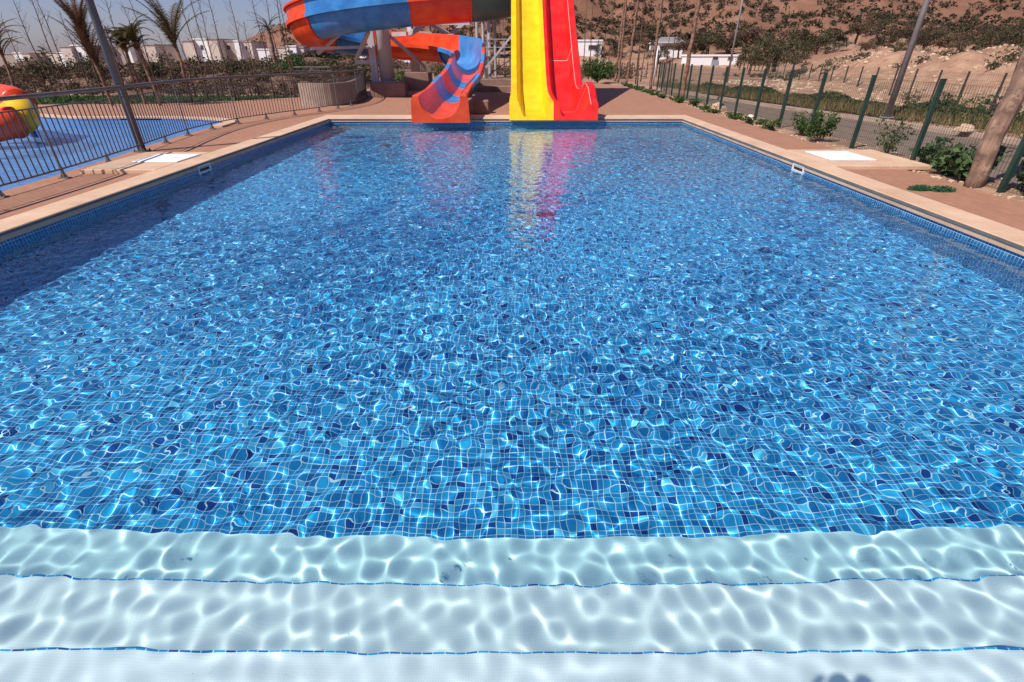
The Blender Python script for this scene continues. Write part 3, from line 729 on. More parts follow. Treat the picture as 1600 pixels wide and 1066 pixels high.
pg = gd(60, 222, -.32); MB().tube([(pg.x, pg.y, -.32), (pg.x - .25, pg.y + .15, .75)], .06, 10).build('post', M['blue'], pl, True)

# ------------------------------------------------------------------ green mesh fence, near side of the road
def panel_wires(a, e, z0, z1, dv, dh, w):
    a, e = Vector(a), Vector(e); L = (e - a).length; b = MB(); n = int(L / dv)
    for i in range(1, n): p = a.lerp(e, i / n); b.beam((p.x, p.y, z0), (p.x, p.y, z1), w)
    k_ = int(round((z1 - z0) / dh))
    for j in range(k_ + 1):
        z = z0 + (z1 - z0) * j / k_; b.beam((a.x, a.y, z), (e.x, e.y, z), w)
    return b
def fence(name, pts, h, pw, m, label, wires, zf, fold=False):
    t = thing(name, (pts[0][0], pts[0][1], zf(*pts[0])), label, 'fence')
    for i, (x, y) in enumerate(pts):
        z = zf(x, y); MB().box((x, y, z + h / 2 - .05), (pw, pw, h + .1)).box((x, y, z + h + .005), (pw + .008, pw + .008, .01)).build('post', m, t)
        if i < len(pts) - 1 and wires:
            x2, y2 = pts[i + 1]; zz = (z + zf(x2, y2)) / 2
            panel_wires((x, y, 0), (x2, y2, 0), zz + .04, zz + h - .05, *wires).build('mesh_panel', M['wire'], t)
    return t
gp = [(6.52, 1.9), (6.48, 3.5), (6.5, 5.1), (6.48, 6.65), (6.62, 8.55)]
for kx, x in ((1, 1366.8), (2, 1290.8), (3, 1238.7), (4, 1197), (5, 1163), (6, 1137), (7, 1115), (8, 1096.6), (9, 1081.6), (10, 1068), (11, 1056), (12, 1047), (13, 1039), (14, 1032)):
    Y = 8.6 + 1.6 * kx; gp.append(((x - 800) / FPX * (Y * CP + SP * .32), Y))
fence('mesh_fence', gp, 1.26, .06, M['green_post'], 'dark green mesh fence along the near side of the road', (.055, .11, .0035), lambda x, y: -.08)
# second fence beyond the road
fp2 = []
for i, x in enumerate((1640, 1575, 1517, 1473.6, 1435.6, 1404.7, 1375, 1350, 1326.7, 1304.8, 1286.5, 1270, 1255, 1241, 1229, 1218, 1208)):
    Y = 15.6 + 1.75 * i; fp2.append(((x - 800) / FPX * (Y * CP + SP * .4), Y))
fence('wire_fence', fp2, 1.22, .045, M['black_post'], 'dark post and wire fence below the sandy bank', (.10, .2, .004), lambda x, y: -.2)
# fence round the dirt field in the middle distance
fp3 = [((905 + 9.5 * i - 800) / FPX * (47 * CP), 47 + .25 * i) for i in range(17)]
fence('wire_fence', fp3, 1.3, .07, M['black_post'], 'distant post fence round the pale dirt field', (.3, .4, .012), lambda x, y: hz(x, y))
fp4 = [((1160 + 7.5 * i - 800) / FPX * (76 * CP), 76 + .3 * i) for i in range(10)]
fence('wire_fence', fp4, 1.6, .09, M['black_post'], 'distant post fence right of the white utility hut', (.4, .5, .014), lambda x, y: hz(x, y))

# ------------------------------------------------------------------ road, verge
def strip(name, xa, xb, ys_, z, m, label, cat, th=0):
    b = MB(); v, f = [], []
    for i, y in enumerate(ys_):
        v += [(xa(y), y, z), (xb(y), y, z)]
        if i: f.append((2 * i - 2, 2 * i - 1, 2 * i + 1, 2 * i))
    b.add(v, f); o = b.build(name, m); return tag(o, label, cat, kind='structure')
ysr = [-10, 0, 4, 8, 10.6, 13, 16.2, 19, 22, 26, 31, 37, 45, 55]
xf = lambda y: float(np.interp(y, [-10, 10.6, 12.9, 16.2, 21.7, 30, 40, 55], [12.0, 11.55, 11.4, 11.05, 10.0, 8.9, 7.4, 5.0]))
xn = lambda y: float(np.interp(y, [-10, 16, 22, 30, 40, 55], [7.75, 7.6, 7.5, 6.9, 5.2, 2.2]))
# the ground profile is a little below the road sheet
strip('road', xn, xf, ysr, -.262, M['asphalt'], 'grey asphalt road beyond the fence', 'road')
b = MB(); rr = [[(xf(y) - .0, y, -.30), (xf(y), y, -.15), (xf(y) + .15, y, -.15), (xf(y) + .15, y, -.35)] for y in ysr]
b.loft(rr); tag(b.build('kerb', M['kerb']), 'pale kerb on the far side of the road', 'kerb', kind='structure')
xp0 = lambda y: xf(y) + 2.55; xp1 = lambda y: xf(y) + 3.3
strip('path', xp0, xp1, ysr[:-3], -.115, M['kerb'], 'pale narrow path behind the roadside hedge', 'path')
# lane of road climbing to the hill in the distance
ra = [at(1230, 103, 62), at(1290, 100, 66), at(1330, 98, 70)]
hr = MB(); v = []
pr = [(1400, 96, 86), (1372, 92, 96), (1335, 84, 108), (1308, 74, 122), (1296, 71, 128)]
for px, py, Y in pr:
    c_ = at(px, py, Y); 
    for s in (-2.2, 2.2): v.append((c_.x + s * 1.1, Y - s * .25, hz(c_.x + s, Y) + .12))
hr.add(v, [(2 * i, 2 * i + 1, 2 * i + 3, 2 * i + 2) for i in range(len(pr) - 1)])
tag(hr.build('far_road', M['asphalt']), 'grey road climbing towards the hill', 'road', kind='structure')
# grass strip left
M['grass_soil'] = var_mat('grassy_soil', (.05, .08, .02), (.085, .10, .035), 3, .95, det=6)
poly_sheet('lawn', [(-45, 19.02), (-22, 19.62), (-14, 20.22), (-11, 21.62), (-9.2, 23.6), (-10, 24.6), (-14, 24.4), (-45, 24.6)], [], -.075, M['grass_soil'], 'strip of short green grass behind the shallow pool', 'grass')
rg = np.random.default_rng(21)
def tufts(name, P, hgt, wid, m, label, cat='grass'):
    n = len(P); a = rg.uniform(0, 6.28, n); d = np.stack([np.cos(a), np.sin(a), np.zeros(n)], 1) * (wid * rg.uniform(.6, 1.3, n))[:, None]
    up = np.stack([rg.normal(0, .3, n), rg.normal(0, .3, n), np.ones(n)], 1) * (hgt * rg.uniform(.5, 1.3, n))[:, None]
    v = np.stack([P - d, P + d, P + up], 1).reshape(-1, 3)
    o = np_mesh(name, v, np.arange(3 * n).reshape(n, 3), m, False); return tag(o, label, cat, kind='stuff')
n = 14000; x = rg.uniform(-40, -9.2, n); y = rg.uniform(19.9, 24.4, n); ok = (y > np.interp(x, [-22, -14, -11, -9.2], [19.7, 20.4, 21.8, 23.6]))
P = np.stack([x, y, np.full(n, -.08)], 1)[ok]; tufts('grass', P, .09, .03, M['leaf_green'], 'short grass blades on the lawn strip')

# ------------------------------------------------------------------ plants
GR_W = 'weeds along the green mesh fence'
def leaf_obj(v, q, name, m, root):
    o = np_mesh(name, v - np.array(root.location), q, m, False); o.parent = root; return o
def weed(x, y, z, r, h, n, size, m, label, seed, cat='plant', group=GR_W, stems=7, aspect=.55):
    rg_ = np.random.default_rng(seed); t = thing('weed_plant', (x, y, z), label, cat, group)
    st = MB(); cents, rads = [], []
    for i in range(stems):
        a = rg_.uniform(0, 6.28); rr = r * rg_.uniform(.2, .8); hh = h * rg_.uniform(.45, 1)
        top = Vector((x + math.cos(a) * rr, y + math.sin(a) * rr, z + hh)); mid = Vector((x + math.cos(a) * rr * .4, y + math.sin(a) * rr * .4, z + hh * .55))
        st.tube([(x, y, z - .02), mid, top], [.008, .006, .003], 5)
        for q_ in range(3):
            f_ = .45 + .28 * q_; pt = Vector((x, y, z)).lerp(top, f_) ; cents.append(pt); rads.append((r * .33, r * .33, h * .16))
    st.build('stem', M['twig'], t)
    v, q_ = leaf_quads(rg_, cents, rads, int(n * 1.15), size * .9, shell=.9, aspect=aspect); v[:, 2] = np.maximum(v[:, 2], z + .005)
    leaf_obj(v, q_, 'leaves', m, t); return t
g1 = gd(1285, 222, -.08); weed(6.42, g1.y, -.08, .42, .55, 900, .035, M['leaf_green'], 'dense green bushy weed between the fence posts left of the right slab', 1, stems=12)
weed(6.55, g1.y + .9, -.08, .35, .50, 500, .03, M['leaf_green'], 'feathery green weed just behind the dense bushy one', 2, stems=10)
weed(6.75, 9.4, -.1, .45, .62, 260, .035, M['leaf_green'], 'sparse tall weed behind the right slab cover', 3, stems=12)
weed(6.85, 8.0, -.1, .3, .4, 200, .035, M['leaf_green'], 'small thin weed at the far corner of the right slab', 4)
weed(6.72, 7.5, -.1, .30, .42, 220, .065, M['leaf_big'], 'broad leaved weed right of the near slab corner', 5, aspect=.7)
weed(6.55, 7.28, -.1, .34, .46, 260, .07, M['leaf_big'], 'broad leaved weed left of the thick palm trunk', 6, aspect=.7)
weed(6.95, 6.75, -.1, .34, .62, 260, .07, M['leaf_big'], 'broad leaved weed behind the thick palm trunk', 7, aspect=.7)
weed(6.62, 5.95, -.1, .32, .36, 300, .06, M['leaf_big'], 'low broad leaved weed right of the nearest green post', 8, aspect=.7)
weed(7.1, 5.9, -.1, .36, .6, 300, .065, M['leaf_big'], 'taller broad leaved weed at the right edge of the picture', 9, aspect=.7)
for i, (x, y, r_, h_, lab) in enumerate(((6.62, 7.75, .3, .3, 'low broad leaved weed under the corner of the right slab'), (7.3, 7.0, .4, .55, 'large leafy weed behind the thick palm trunk, beyond the fence'), (6.72, 6.35, .25, .3, 'low leafy weed between the palm trunk and the nearest green post'), (7.0, 8.6, .4, .4, 'low leafy weed beyond the fence behind the right slab'), (6.75, 5.3, .35, .45, 'leafy weed low at the right picture edge'))):
    weed(x, y, -.1, r_, h_, 420, .06, M['leaf_big'], lab, 130 + i, aspect=.7)
for i in range(16):
    Y = 13.2 + i * 1.3 + random.uniform(-.3, .3)
    weed(6.36 + .02 * i + random.uniform(-.08, .12), Y, -.1, .42, .16 + .1 * random.random(), 260, .04, M['leaf_green'], 'low creeping green plant bordering the brown paving under the fence', 40 + i, group='creeping plants along the paving edge', stems=5)
hb = gd(935, 128); weed(5.6, 36.5, DZ, 1.5, 1.3, 1500, .10, M['leaf_green'], 'square clipped green bush behind the red slide lane', 71, cat='bush', group=None, stems=20)
# artificial green tuft on the paving
tf = gd(1455, 298, DZ)
t = thing('grass_tuft', (tf.x, tf.y, DZ), 'small flat green tuft lying on the paving beside the right coping', 'grass tuft')
rg_ = np.random.default_rng(9); Pt = [(tf.x - .13, tf.y + .03, DZ + .02), (tf.x + .12, tf.y - .03, DZ + .02)]
k = leaf_mat('plastic_green', [(.03, .11, .05), (.05, .16, .08)]); v, q_ = leaf_quads(rg_, Pt, [(.17, .09, .05), (.18, .09, .05)], 2600, .016, shell=.9, aspect=.3); v[:, 2] = np.maximum(v[:, 2], DZ + .003)
leaf_obj(v, q_, 'blades', k, t)
# hedge beyond the road: one running mass
n = 26000; y = rg.uniform(7, 30, n); w = rg.random(n); x = np.array([xf(a) for a in y]) + 1.0 + 1.25 * w
hh = .31 * (1 + .35 * np.sin(y * 1.3) + .2 * np.sin(y * 3.1 + 1)) * np.sin(np.pi * np.clip(w, .08, .92)) ** .6
P = np.stack([x, y, -.12 + hh * rg.random(n) ** .5], 1)
a = rg.normal(size=(n, 3)); a /= np.linalg.norm(a, axis=1)[:, None]; b2 = np.cross(a, rg.normal(size=(n, 3))); b2 /= np.linalg.norm(b2, axis=1)[:, None]
sz = .05; v = np.stack([P - a * sz, P - b2 * sz * .6, P + a * sz, P + b2 * sz * .6], 1).reshape(-1, 3)
M['hedge'] = leaf_mat('hedge_leaf', [(.04, .055, .018), (.075, .085, .03), (.14, .12, .05)])
tag(np_mesh('hedge', v, np.arange(4 * n).reshape(n, 4), M['hedge'], False), 'low olive green hedge running along the far side of the road', 'hedge', kind='stuff')
n = 9000; y = rg.uniform(9, 34, n); x = np.array([xf(a) for a in y]) + rg.uniform(.25, 2.2, n)
tufts('dry_grass', np.stack([x, y, np.full(n, -.12)], 1), .28, .012, leaf_mat('straw', [(.20, .14, .06), (.28, .20, .09), (.12, .11, .04)]), 'dry grass on the roadside verge')
for i, (px, Y) in enumerate(((1432, 17.6), (1455, 17.0), (1480, 18.4), (1520, 16.4), (1560, 17.5), (1590, 15.4), (1390, 19))):
    X = (px - 800) / FPX * (Y * CP + .75); X = max(X, 13.9)
    weed(X, Y, hz(X, Y), .5, .55, 260, .045, M['leaf_green'] if i % 2 else M['leaf_olive'], 'sparse green shrub at the foot of the sandy bank', 90 + i, group='shrubs at the foot of the sandy bank', cat='shrub')

# rocks
def rock(x, y, z, sx, sy, sz_, m, label, seed, group=None):
    import bmesh
    bm = bmesh.new(); bmesh.ops.create_icosphere(bm, subdivisions=3, radius=1)
    for vv in bm.verts:
        d = noise.noise(vv.co * 1.3 + Vector((seed, 0, 0))) * .35 + noise.noise(vv.co * 3.5 + Vector((0, seed, 0))) * .12
        vv.co = vv.co * (1 + d); vv.co.x *= sx; vv.co.y *= sy; vv.co.z = max(vv.co.z * sz_, -.25 * sz_) 
    me = bpy.data.meshes.new('rock'); bm.to_mesh(me); bm.free(); me.materials.append(m); me.shade_smooth()
    o = bpy.data.objects.new('rock', me); C.objects.link(o); o.location = (x, y, z + .2 * sz_); return tag(o, label, 'rock', group)
r1 = gd(1120, 171, -.08); rock(r1.x, r1.y, -.1, .34, .2, .19, M['rock'], 'large tan boulder lying among the border plants', 3)
r2 = gd(1172, 187, -.08); rock(r2.x, r2.y, -.1, .13, .12, .12, M['white_rock'], 'small rounded white rock by the green fence', 8)
r3 = gd(1507, 204, -.12); rock(r3.x, r3.y, -.14, .24, .15, .14, M['rock'], 'tan rock at the foot of the roadside hedge', 12)
r4 = gd(1585, 305, -.08); rock(6.6, 5.9, -.1, .12, .14, .1, M['white_rock'], 'pale stone between the leaves at the right edge', 15)
b = MB(); rp = random.Random(4)
for i in range(900):
    y = rp.uniform(5, 20); x = rp.uniform(6.3, 7.4); s = rp.uniform(.02, .06)
    b.box((x, y, -.085 - .08 * max(0, x - 7.0)), (s, s * rp.uniform(.6, 1.2), s * .7), rz=rp.uniform(0, 3), bev=s * .18)
tag(b.build('pebbles', M['rock']), 'pale pebbles on the soil under the mesh fence', 'pebbles', kind='stuff')

# ------------------------------------------------------------------ palms and trunks
def frond(mb, base, az, elev, L, droop, rngp, nl=26, wl=.22, w=.012):
    pts = []; p = Vector(base); e = elev
    for i in range(10):
        pts.append(p.copy()); p = p + Vector((math.cos(az) * math.cos(e), math.sin(az) * math.cos(e), math.sin(e))) * (L / 9); e -= droop / 9
    mb.tube(pts, [.016 * (1 - i / 11) + .003 for i in range(10)], 4, cap=False)
    side = Vector((-math.sin(az), math.cos(az), 0))
    for i in range(nl):
        t = .12 + .88 * i / nl; k_ = t * 9; a = int(min(k_, 8)); c_ = pts[a].lerp(pts[a + 1] if a < 9 else pts[a], k_ - a)
        d = (pts[min(a + 1, 9)] - pts[a]).normalized() if a < 9 else Vector((0, 0, -1))
        for s in (-1, 1):
            l_ = wl * L * .5 * math.sin(math.pi * min(1, t * .9 + .1)) * rngp.uniform(.7, 1.2) + .05
            tip = c_ + (side * s * .75 + d * .6 + Vector((0, 0, -.35 * rngp.random()))).normalized() * l_
            mb.add([c_ - d * w, c_ + d * w, tip], [(0, 1, 2)])
def palm(x, y, z, h, r0, r1, label, seed, nf=14, L=1.6, dry=False, el=(.2, 1.3), droop=1.6, group=None, lean=(0, 0), bark='bark', nl=26, crown=True, shag=.05):
    rp_ = random.Random(seed); t = thing('palm_tree', (x, y, z), label, 'palm tree', group)
    pts, rad = [], []
    N_ = max(8, int(h / .16))
    for i in range(N_ + 1):
        f_ = i / N_; pts.append((x + lean[0] * f_ + .02 * math.sin(i * .9 + seed), y + lean[1] * f_, z - .05 + (h + .05) * f_))
        rad.append((r0 + (r1 - r0) * f_) * (1 + .09 * (1 if i % 3 == 0 else 0) + .035 * rp_.uniform(-1, 1)))
    MB().tube(pts, rad, 14).build('trunk', M[bark], t, True)
    if crown:
        b = MB(); top = Vector(pts[-1])
        for i in range(nf):
            st_ = top - Vector((lean[0] / h * shag, 0, shag)) * rp_.random() ** 1.5
            frond(b, st_, rp_.uniform(0, 6.28), rp_.uniform(*el), L * rp_.uniform(.7, 1.1), droop * rp_.uniform(.6, 1.2), rp_, nl)
        b.build('crown', M['frond_dry' if dry else 'frond'], t)
    return t
q = gd(1519, 291, -.08); palm(q.x, q.y, -.08, 7, .108, .088, 'thick bare palm trunk standing beside the nearest green fence posts', 1, nf=14, L=2.2)
for i, (px, py, d, lab) in enumerate(((1065, 153, .105, 'rough palm trunk nearest behind the red slide, by the boulder'), (1016, 138, .095, 'rough palm trunk second from the boulder'), (979, 130, .10, 'rough palm trunk leaning slightly, third from the boulder'), (966, 128, .095, 'right one of the twin palm trunks by the clipped bush'), (961, 127, .09, 'left one of the twin palm trunks by the clipped bush'))):
    q = gd(px, py, -.08); palm(q.x, q.y, -.08, 8.5, d * .78, d * .62, lab, 20 + i, nf=10, L=2, bark='bark_red', group='palm trunks along the paving edge', lean=((.25, .1, .35, .05, .3)[i], 0))
# young palms on the left lawn: (px, py base), top px/py
def palm_px(bx, by, tx, ty, label, seed, **k):
    b0 = gd(bx, by, -.08); tp = at(tx, ty, b0.y + .01)
    return palm(b0.x, b0.y, -.08, tp.z + .08, .052, .042, label, seed, lean=(tp.x - b0.x, 0), bark='bark_red', group='young palms on the lawn', **k)
palm_px(177, 166, 126, 45, 'young palm with a tall shaggy brown crown left of the lamp post', 3, nf=46, L=1.5, dry=True, el=(1.25, 1.55), droop=.8, shag=1.3, nl=34)
palm_px(229, 164, 190, 62, 'young palm with a drooping dark green tuft just right of the lamp post', 4, nf=34, L=.95, el=(1.0, 1.55), droop=2.4, shag=.5, nl=34)
palm_px(252, 166, 210, 58, 'second drooping green palm right of the lamp post', 5, nf=34, L=.95, el=(1.0, 1.55), droop=2.2, shag=.5, nl=34)
palm_px(301, 160, 272, 60, 'young palm with long thin arching fronds leaning left', 6, nf=13, L=2.1, el=(1.0, 1.5), droop=1.0, shag=.5, nl=60)
palm_px(32, 163, -5, 60, 'young palm cut by the left picture edge', 8, nf=24, L=1.2, dry=True, el=(.9, 1.5), droop=1.8, shag=.6)
q = at(428, 88, 40); palm(q.x, 40, hz(q.x, 40), 3.1, .14, .12, 'green fan palm in front of the distant white villa', 9, nf=22, L=1.5, el=(-.3, 1.4), droop=1.2, nl=20)

def sapling(px100, Y, top_py, label, seed, group='bare saplings on the left', r=.028, twigs=34):
    X = (px100 - 800) / FPX * (Y * CP - (-.1) * SP); z = hz(X, Y) if Y > 24 else -.08
    tp = at(px100, top_py, Y); h = tp.z - z
    rp_ = random.Random(seed); t = thing('bare_sapling', (X, Y, z), label, 'tree', group)
    lean = rp_.uniform(-.15, .1); P_ = [(X + lean * f_ + .03 * math.sin(f_ * 9 + seed), Y, z + h * f_) for f_ in [i / 12 for i in range(13)]]
    MB().tube(P_, [r * (1 - .82 * i / 12) for i in range(13)], 6).build('trunk', M['bark_thin'], t, True)
    b = MB()
    for i in range(twigs):
        f_ = .3 + .7 * (i + rp_.random()) / twigs; k_ = f_ * 12; a = min(int(k_), 11); c_ = Vector(P_[a]).lerp(Vector(P_[a + 1]), k_ - a)
        az_ = rp_.uniform(0, 6.28); L = (.16 + .5 * rp_.random() ** 2) * (1.15 - f_ * .5); e = rp_.uniform(.5, 1.2)
        d = Vector((math.cos(az_) * math.cos(e), math.sin(az_) * math.cos(e), math.sin(e)))
        tip = c_ + d * L; b.tube([c_, c_ + d * L * .5 + Vector((0, 0, -.02)), tip], [.007, .005, .0025], 3, cap=False)
        if L > .35:
            for s in range(3):
                m_ = c_ + d * L * (.4 + .2 * s); b.tube([m_, m_ + Vector((rp_.uniform(-.1, .1), rp_.uniform(-.1, .1), .1))], [.004, .002], 3, cap=False)
    b.build('twigs', M['bark_thin'], t)
sl_ = [(34, 21.5, 28), (62, 22.6, -30), (84, 22.0, -60), (97, 23.2, -40), (123, 23.5, 18), (141, 24.5, -20), (180, 22.2, -50), (196, 23.4, -40), (222, 24, 5), (232, 22.8, -25), (262, 25, 52), (290, 23.8, 40), (309, 22.5, -50), (326, 23.6, -60), (333, 25, -10), (352, 22.6, -55), (378, 24, -40), (391, 25.2, 35), (417, 23.4, -45), (434, 24.2, -35), (449, 23.4, -60), (456, 25, -30)]
for i, (px, Y, tp) in enumerate(sl_):
    sapling(px, Y, tp, 'tall thin bare sapling with short twigs standing behind the shallow pool', 200 + i)
for i, (px, Y, tp) in enumerate([(912, 42, -20), (922, 44, -40), (933, 41, 5), (945, 45, -30), (953, 43, -20), (998, 40, -40), (1006, 44, 10), (1042, 36, 30), (1052, 40, -30), (1000, 34, -20), (727, 40, -20), (780, 42, -30), (735, 45, -10), (788, 44, -20), (772, 39, -40)]):
    sapling(px, Y, tp, 'tall thin bare sapling standing beyond the slides against the hillside', 300 + i, 'bare saplings beyond the slides', r=.045, twigs=20)

# ------------------------------------------------------------------ bushes and trees
def bush_mesh(seed, n, size, m, lobes, rr):
    rg_ = np.random.default_rng(seed); ce = []; ra = []
    for i in range(lobes):
        a = rg_.uniform(0, 6.28); d = rr * rg_.uniform(0, .6); ce.append((math.cos(a) * d, math.sin(a) * d, rr * rg_.uniform(.3, .75))); ra.append((rr * rg_.uniform(.35, .6), rr * rg_.uniform(.35, .6), rr * rg_.uniform(.28, .5)))
    v, q_ = leaf_quads(rg_, ce, ra, n, size, shell=.6); v[:, 2] = np.maximum(v[:, 2], 0); return v, q_
BM = {}
for key, m in (('dark', 'leaf_dark'), ('olive', 'leaf_olive'), ('brown', 'leaf_brown')):
    for s in range(3):
        v, q_ = bush_mesh(60 + s, 130, .28, M[m], 5, 1.0)
        o = np_mesh('hill_bush', v, q_, M[m], False); BM[key, s] = o.data; bpy.data.objects.remove(o)
rb = random.Random(12)
# hillside scrub: the nearest 290 as bushes, the rest as one mass
spots = []
while len(spots) < 8000:
    Y = 128 + 320 * rb.random() ** 1.15; a = rb.uniform(-.5, 1.15); X = a * Y
    if noise.noise(Vector((X / 38, Y / 38, 3))) < rb.uniform(-.9, .05): continue
    if a < -.4 and Y < 330: continue
    spots.append((Y, X, rb.uniform(.6, 1.0) + .9 * rb.random() ** 3))
spots.sort()
vis = [s for s in spots if -.45 < s[1] / s[0] < 1.08]
near_ = vis[:290]; farset = [s for s in spots if s not in set(near_)]
for (Y, X, s) in near_:
    k_ = rb.choice(['dark', 'dark', 'olive', 'brown']); o = bpy.data.objects.new('hill_bush', BM[k_, rb.randrange(3)]); C.objects.link(o)
    o.location = (X, Y, hz(X, Y) - .1); o.rotation_euler = (0, 0, rb.uniform(0, 6)); o.scale = (s * 1.15, s * 1.15, s)
    tag(o, 'round dark scrub bush dotted on the lower brown hillside', 'bush', 'scrub bushes on the lower hillside')
rg_ = np.random.default_rng(31); V = []; n_ = len(farset); Yf = np.array([s[0] for s in farset]); Xf = np.array([s[1] for s in farset]); sc_ = np.array([s[2] for s in farset]) * 1.25
Zf = height(Xf, Yf)
v, q_ = leaf_quads(rg_, np.stack([Xf, Yf, Zf + sc_ * .5], 1), np.stack([sc_ * .8, sc_ * .8, sc_ * .55], 1), n_ * 18, .40, shell=.6)
tag(np_mesh('hill_scrub', v, q_, M['leaf_dark'], False), 'far scrub dotted over the upper hillside', 'scrub', kind='stuff')
# left bank scrub (thicket, uncountable) and rocks on it
def thicket(name, n, xr, yr, hfun, size, m, label, dens=5, s0=.35, s1=.9, hs=.7):
    rg2 = np.random.default_rng(hash(name) % 1000 if False else len(label)); nc = n // 60
    x = rg2.uniform(*xr, nc); y = rg2.uniform(*yr, nc); z = height(x, y); r_ = rg2.uniform(s0, s1, nc) * np.where((x / y < -.62) & (y > 33.5), .30, 1)
    v, q_ = leaf_quads(rg2, np.stack([x, y, z + r_ * hs * .6], 1), np.stack([r_, r_, r_ * hs], 1), n, size, shell=.8)
    return tag(np_mesh(name, v, q_, m, False), label, 'scrub', kind='stuff')
thicket('scrub', 52000, (-46, -10), (33, 56), None, .10, M['leaf_brown'], 'dry brown thicket on top of the left bank', s0=.4, s1=.95, hs=.55)
thicket('scrub', 14000, (-44, -9.5), (32, 50), None, .11, M['leaf_olive'], 'olive green thicket among the dry scrub on the left bank', s0=.35, s1=.8, hs=.7)
thicket('scrub', 60000, (-40, -9), (25.8, 34), None, .06, M['leaf_brown'], 'dry reddish brown brush covering the left dirt bank', s0=.2, s1=.5, hs=.75)
thicket('scrub', 12000, (-40, -9), (26.5, 33), None, .06, M['leaf_dark'], 'dark low brush on the face of the left dirt bank', s0=.2, s1=.42, hs=.7)
thicket('scrub', 9000, (-8, 12), (48, 60), None, .12, M['leaf_brown'], 'dry brush far behind the slide tower', s0=.5, s1=1.1, hs=.8)
thicket('scrub', 16000, (19, 48), (22, 52), None, .07, M['leaf_olive'], 'dry olive brush scattered on top of the sandy bank', s0=.15, s1=.6, hs=.6)
b = MB(); rp = random.Random(6)
for i in range(900):
    x = rp.uniform(-36, -9); y = rp.uniform(25, 30); s = rp.uniform(.03, .11); b.box((x, y, hz(x, y)), (s, s * rp.uniform(.6, 1.2), s * .8), rz=rp.uniform(0, 3), bev=s * .2)
tag(b.build('rubble', M['rock']), 'loose pale rubble on the left dirt bank', 'rubble', kind='stuff')
b = MB()
for i in range(1500):
    x = rp.uniform(14.5, 30); y = rp.uniform(13, 42); s = rp.uniform(.05, .22); b.box((x, y, hz(x, y)), (s, s * rp.uniform(.6, 1.2), s * .7), rz=rp.uniform(0, 3), bev=s * .2)
tag(b.build('rubble', M['rock']), 'loose stones on the sandy bank beyond the road', 'rubble', kind='stuff')
for i, (px, Y, s) in enumerate(((140, 30, 1.2), (232, 29.5, 1.0), (375, 31, 1.1), (420, 32, 1.3), (455, 30, 1.4), (560, 33, 1.0), (620, 30, 1.1), (690, 33, 1.2), (300, 33, 1.2), (60, 31, 1.3))):
    X = (px - 800) / FPX * (Y * CP + .3); v, q_ = bush_mesh(500 + i, 800, .07, None, 6, s * .9); t = thing('bush', (X, Y, hz(X, Y)), 'dark green bush growing on the dirt bank behind the lawn', 'bush', 'green bushes on the left bank')
    o = np_mesh('leaves', v, q_, M['leaf_green' if i in (4, 6) else 'leaf_olive'], False); o.parent = t
    MB().tube([(X, Y, t.location.z - .1), (X + .05, Y, t.location.z + s * .6)], [.05, .02], 6).build('stem', M['twig'], t)

# broad trees at the foot of the hill
def tree(seed, leafm, name='tree'):
    rp_ = random.Random(seed); rg2 = np.random.default_rng(seed)
    t = thing(name, (0, 0, 0), 'x', 'tree')
    b = MB(); ce, ra = [], []
    b.tube([(0, 0, -.3), (.05, .02, .9), (.1, 0, 1.5)], [.22, .17, .13], 8)
    for i in range(7):
        a = i * .9 + rp_.random(); L = rp_.uniform(1.2, 2.2); e = rp_.uniform(.25, 1.1); s_ = Vector((.1, 0, 1.1 + .3 * rp_.random()))
        tip = s_ + Vector((math.cos(a) * math.cos(e), math.sin(a) * math.cos(e), math.sin(e))) * L
        b.tube([s_, (s_ + tip) / 2 + Vector((0, 0, .12)), tip], [.1, .06, .03], 6)
        for _ in range(3):
            c_ = tip + Vector((rp_.uniform(-.7, .7), rp_.uniform(-.7, .7), rp_.uniform(-.5, .6))); ce.append(c_); ra.append((rp_.uniform(.5, .9), rp_.uniform(.5, .9), rp_.uniform(.35, .6)))
    b.build('trunk', M['bark_thin'], t)
    v, q_ = leaf_quads(rg2, ce, ra, 1500, .13, shell=.7)
    o = np_mesh('crown', v, q_, M[leafm], False); o.parent = t; return t
protos = [tree(701, 'leaf_olive'), tree(702, 'leaf_dark'), tree(703, 'leaf_brown')]
used = set()
def put_tree(px, py, Y, s, kind, label, group):
    X = (px - 800) / FPX * (Y * CP); z = hz(X, Y); rz_ = rb.uniform(0, 6)
    pr_ = protos[kind]
    if kind in used: o = dup(pr_, (X, Y, z), rz_, s, label)
    else: o = pr_; used.add(kind); o.location = (X, Y, z); o.rotation_euler = (0, 0, rz_); o.scale = (s, s, s); o['label'] = label
    o['group'] = group; return o
G1 = 'broad trees at the foot of the hill'
lab1 = {0: 'olive green broad tree in the line at the foot of the hill', 1: 'dark broad tree in the line at the foot of the hill', 2: 'dry brown broad tree in the line at the foot of the hill', 3: 'olive green broad tree in the line at the foot of the hill'}
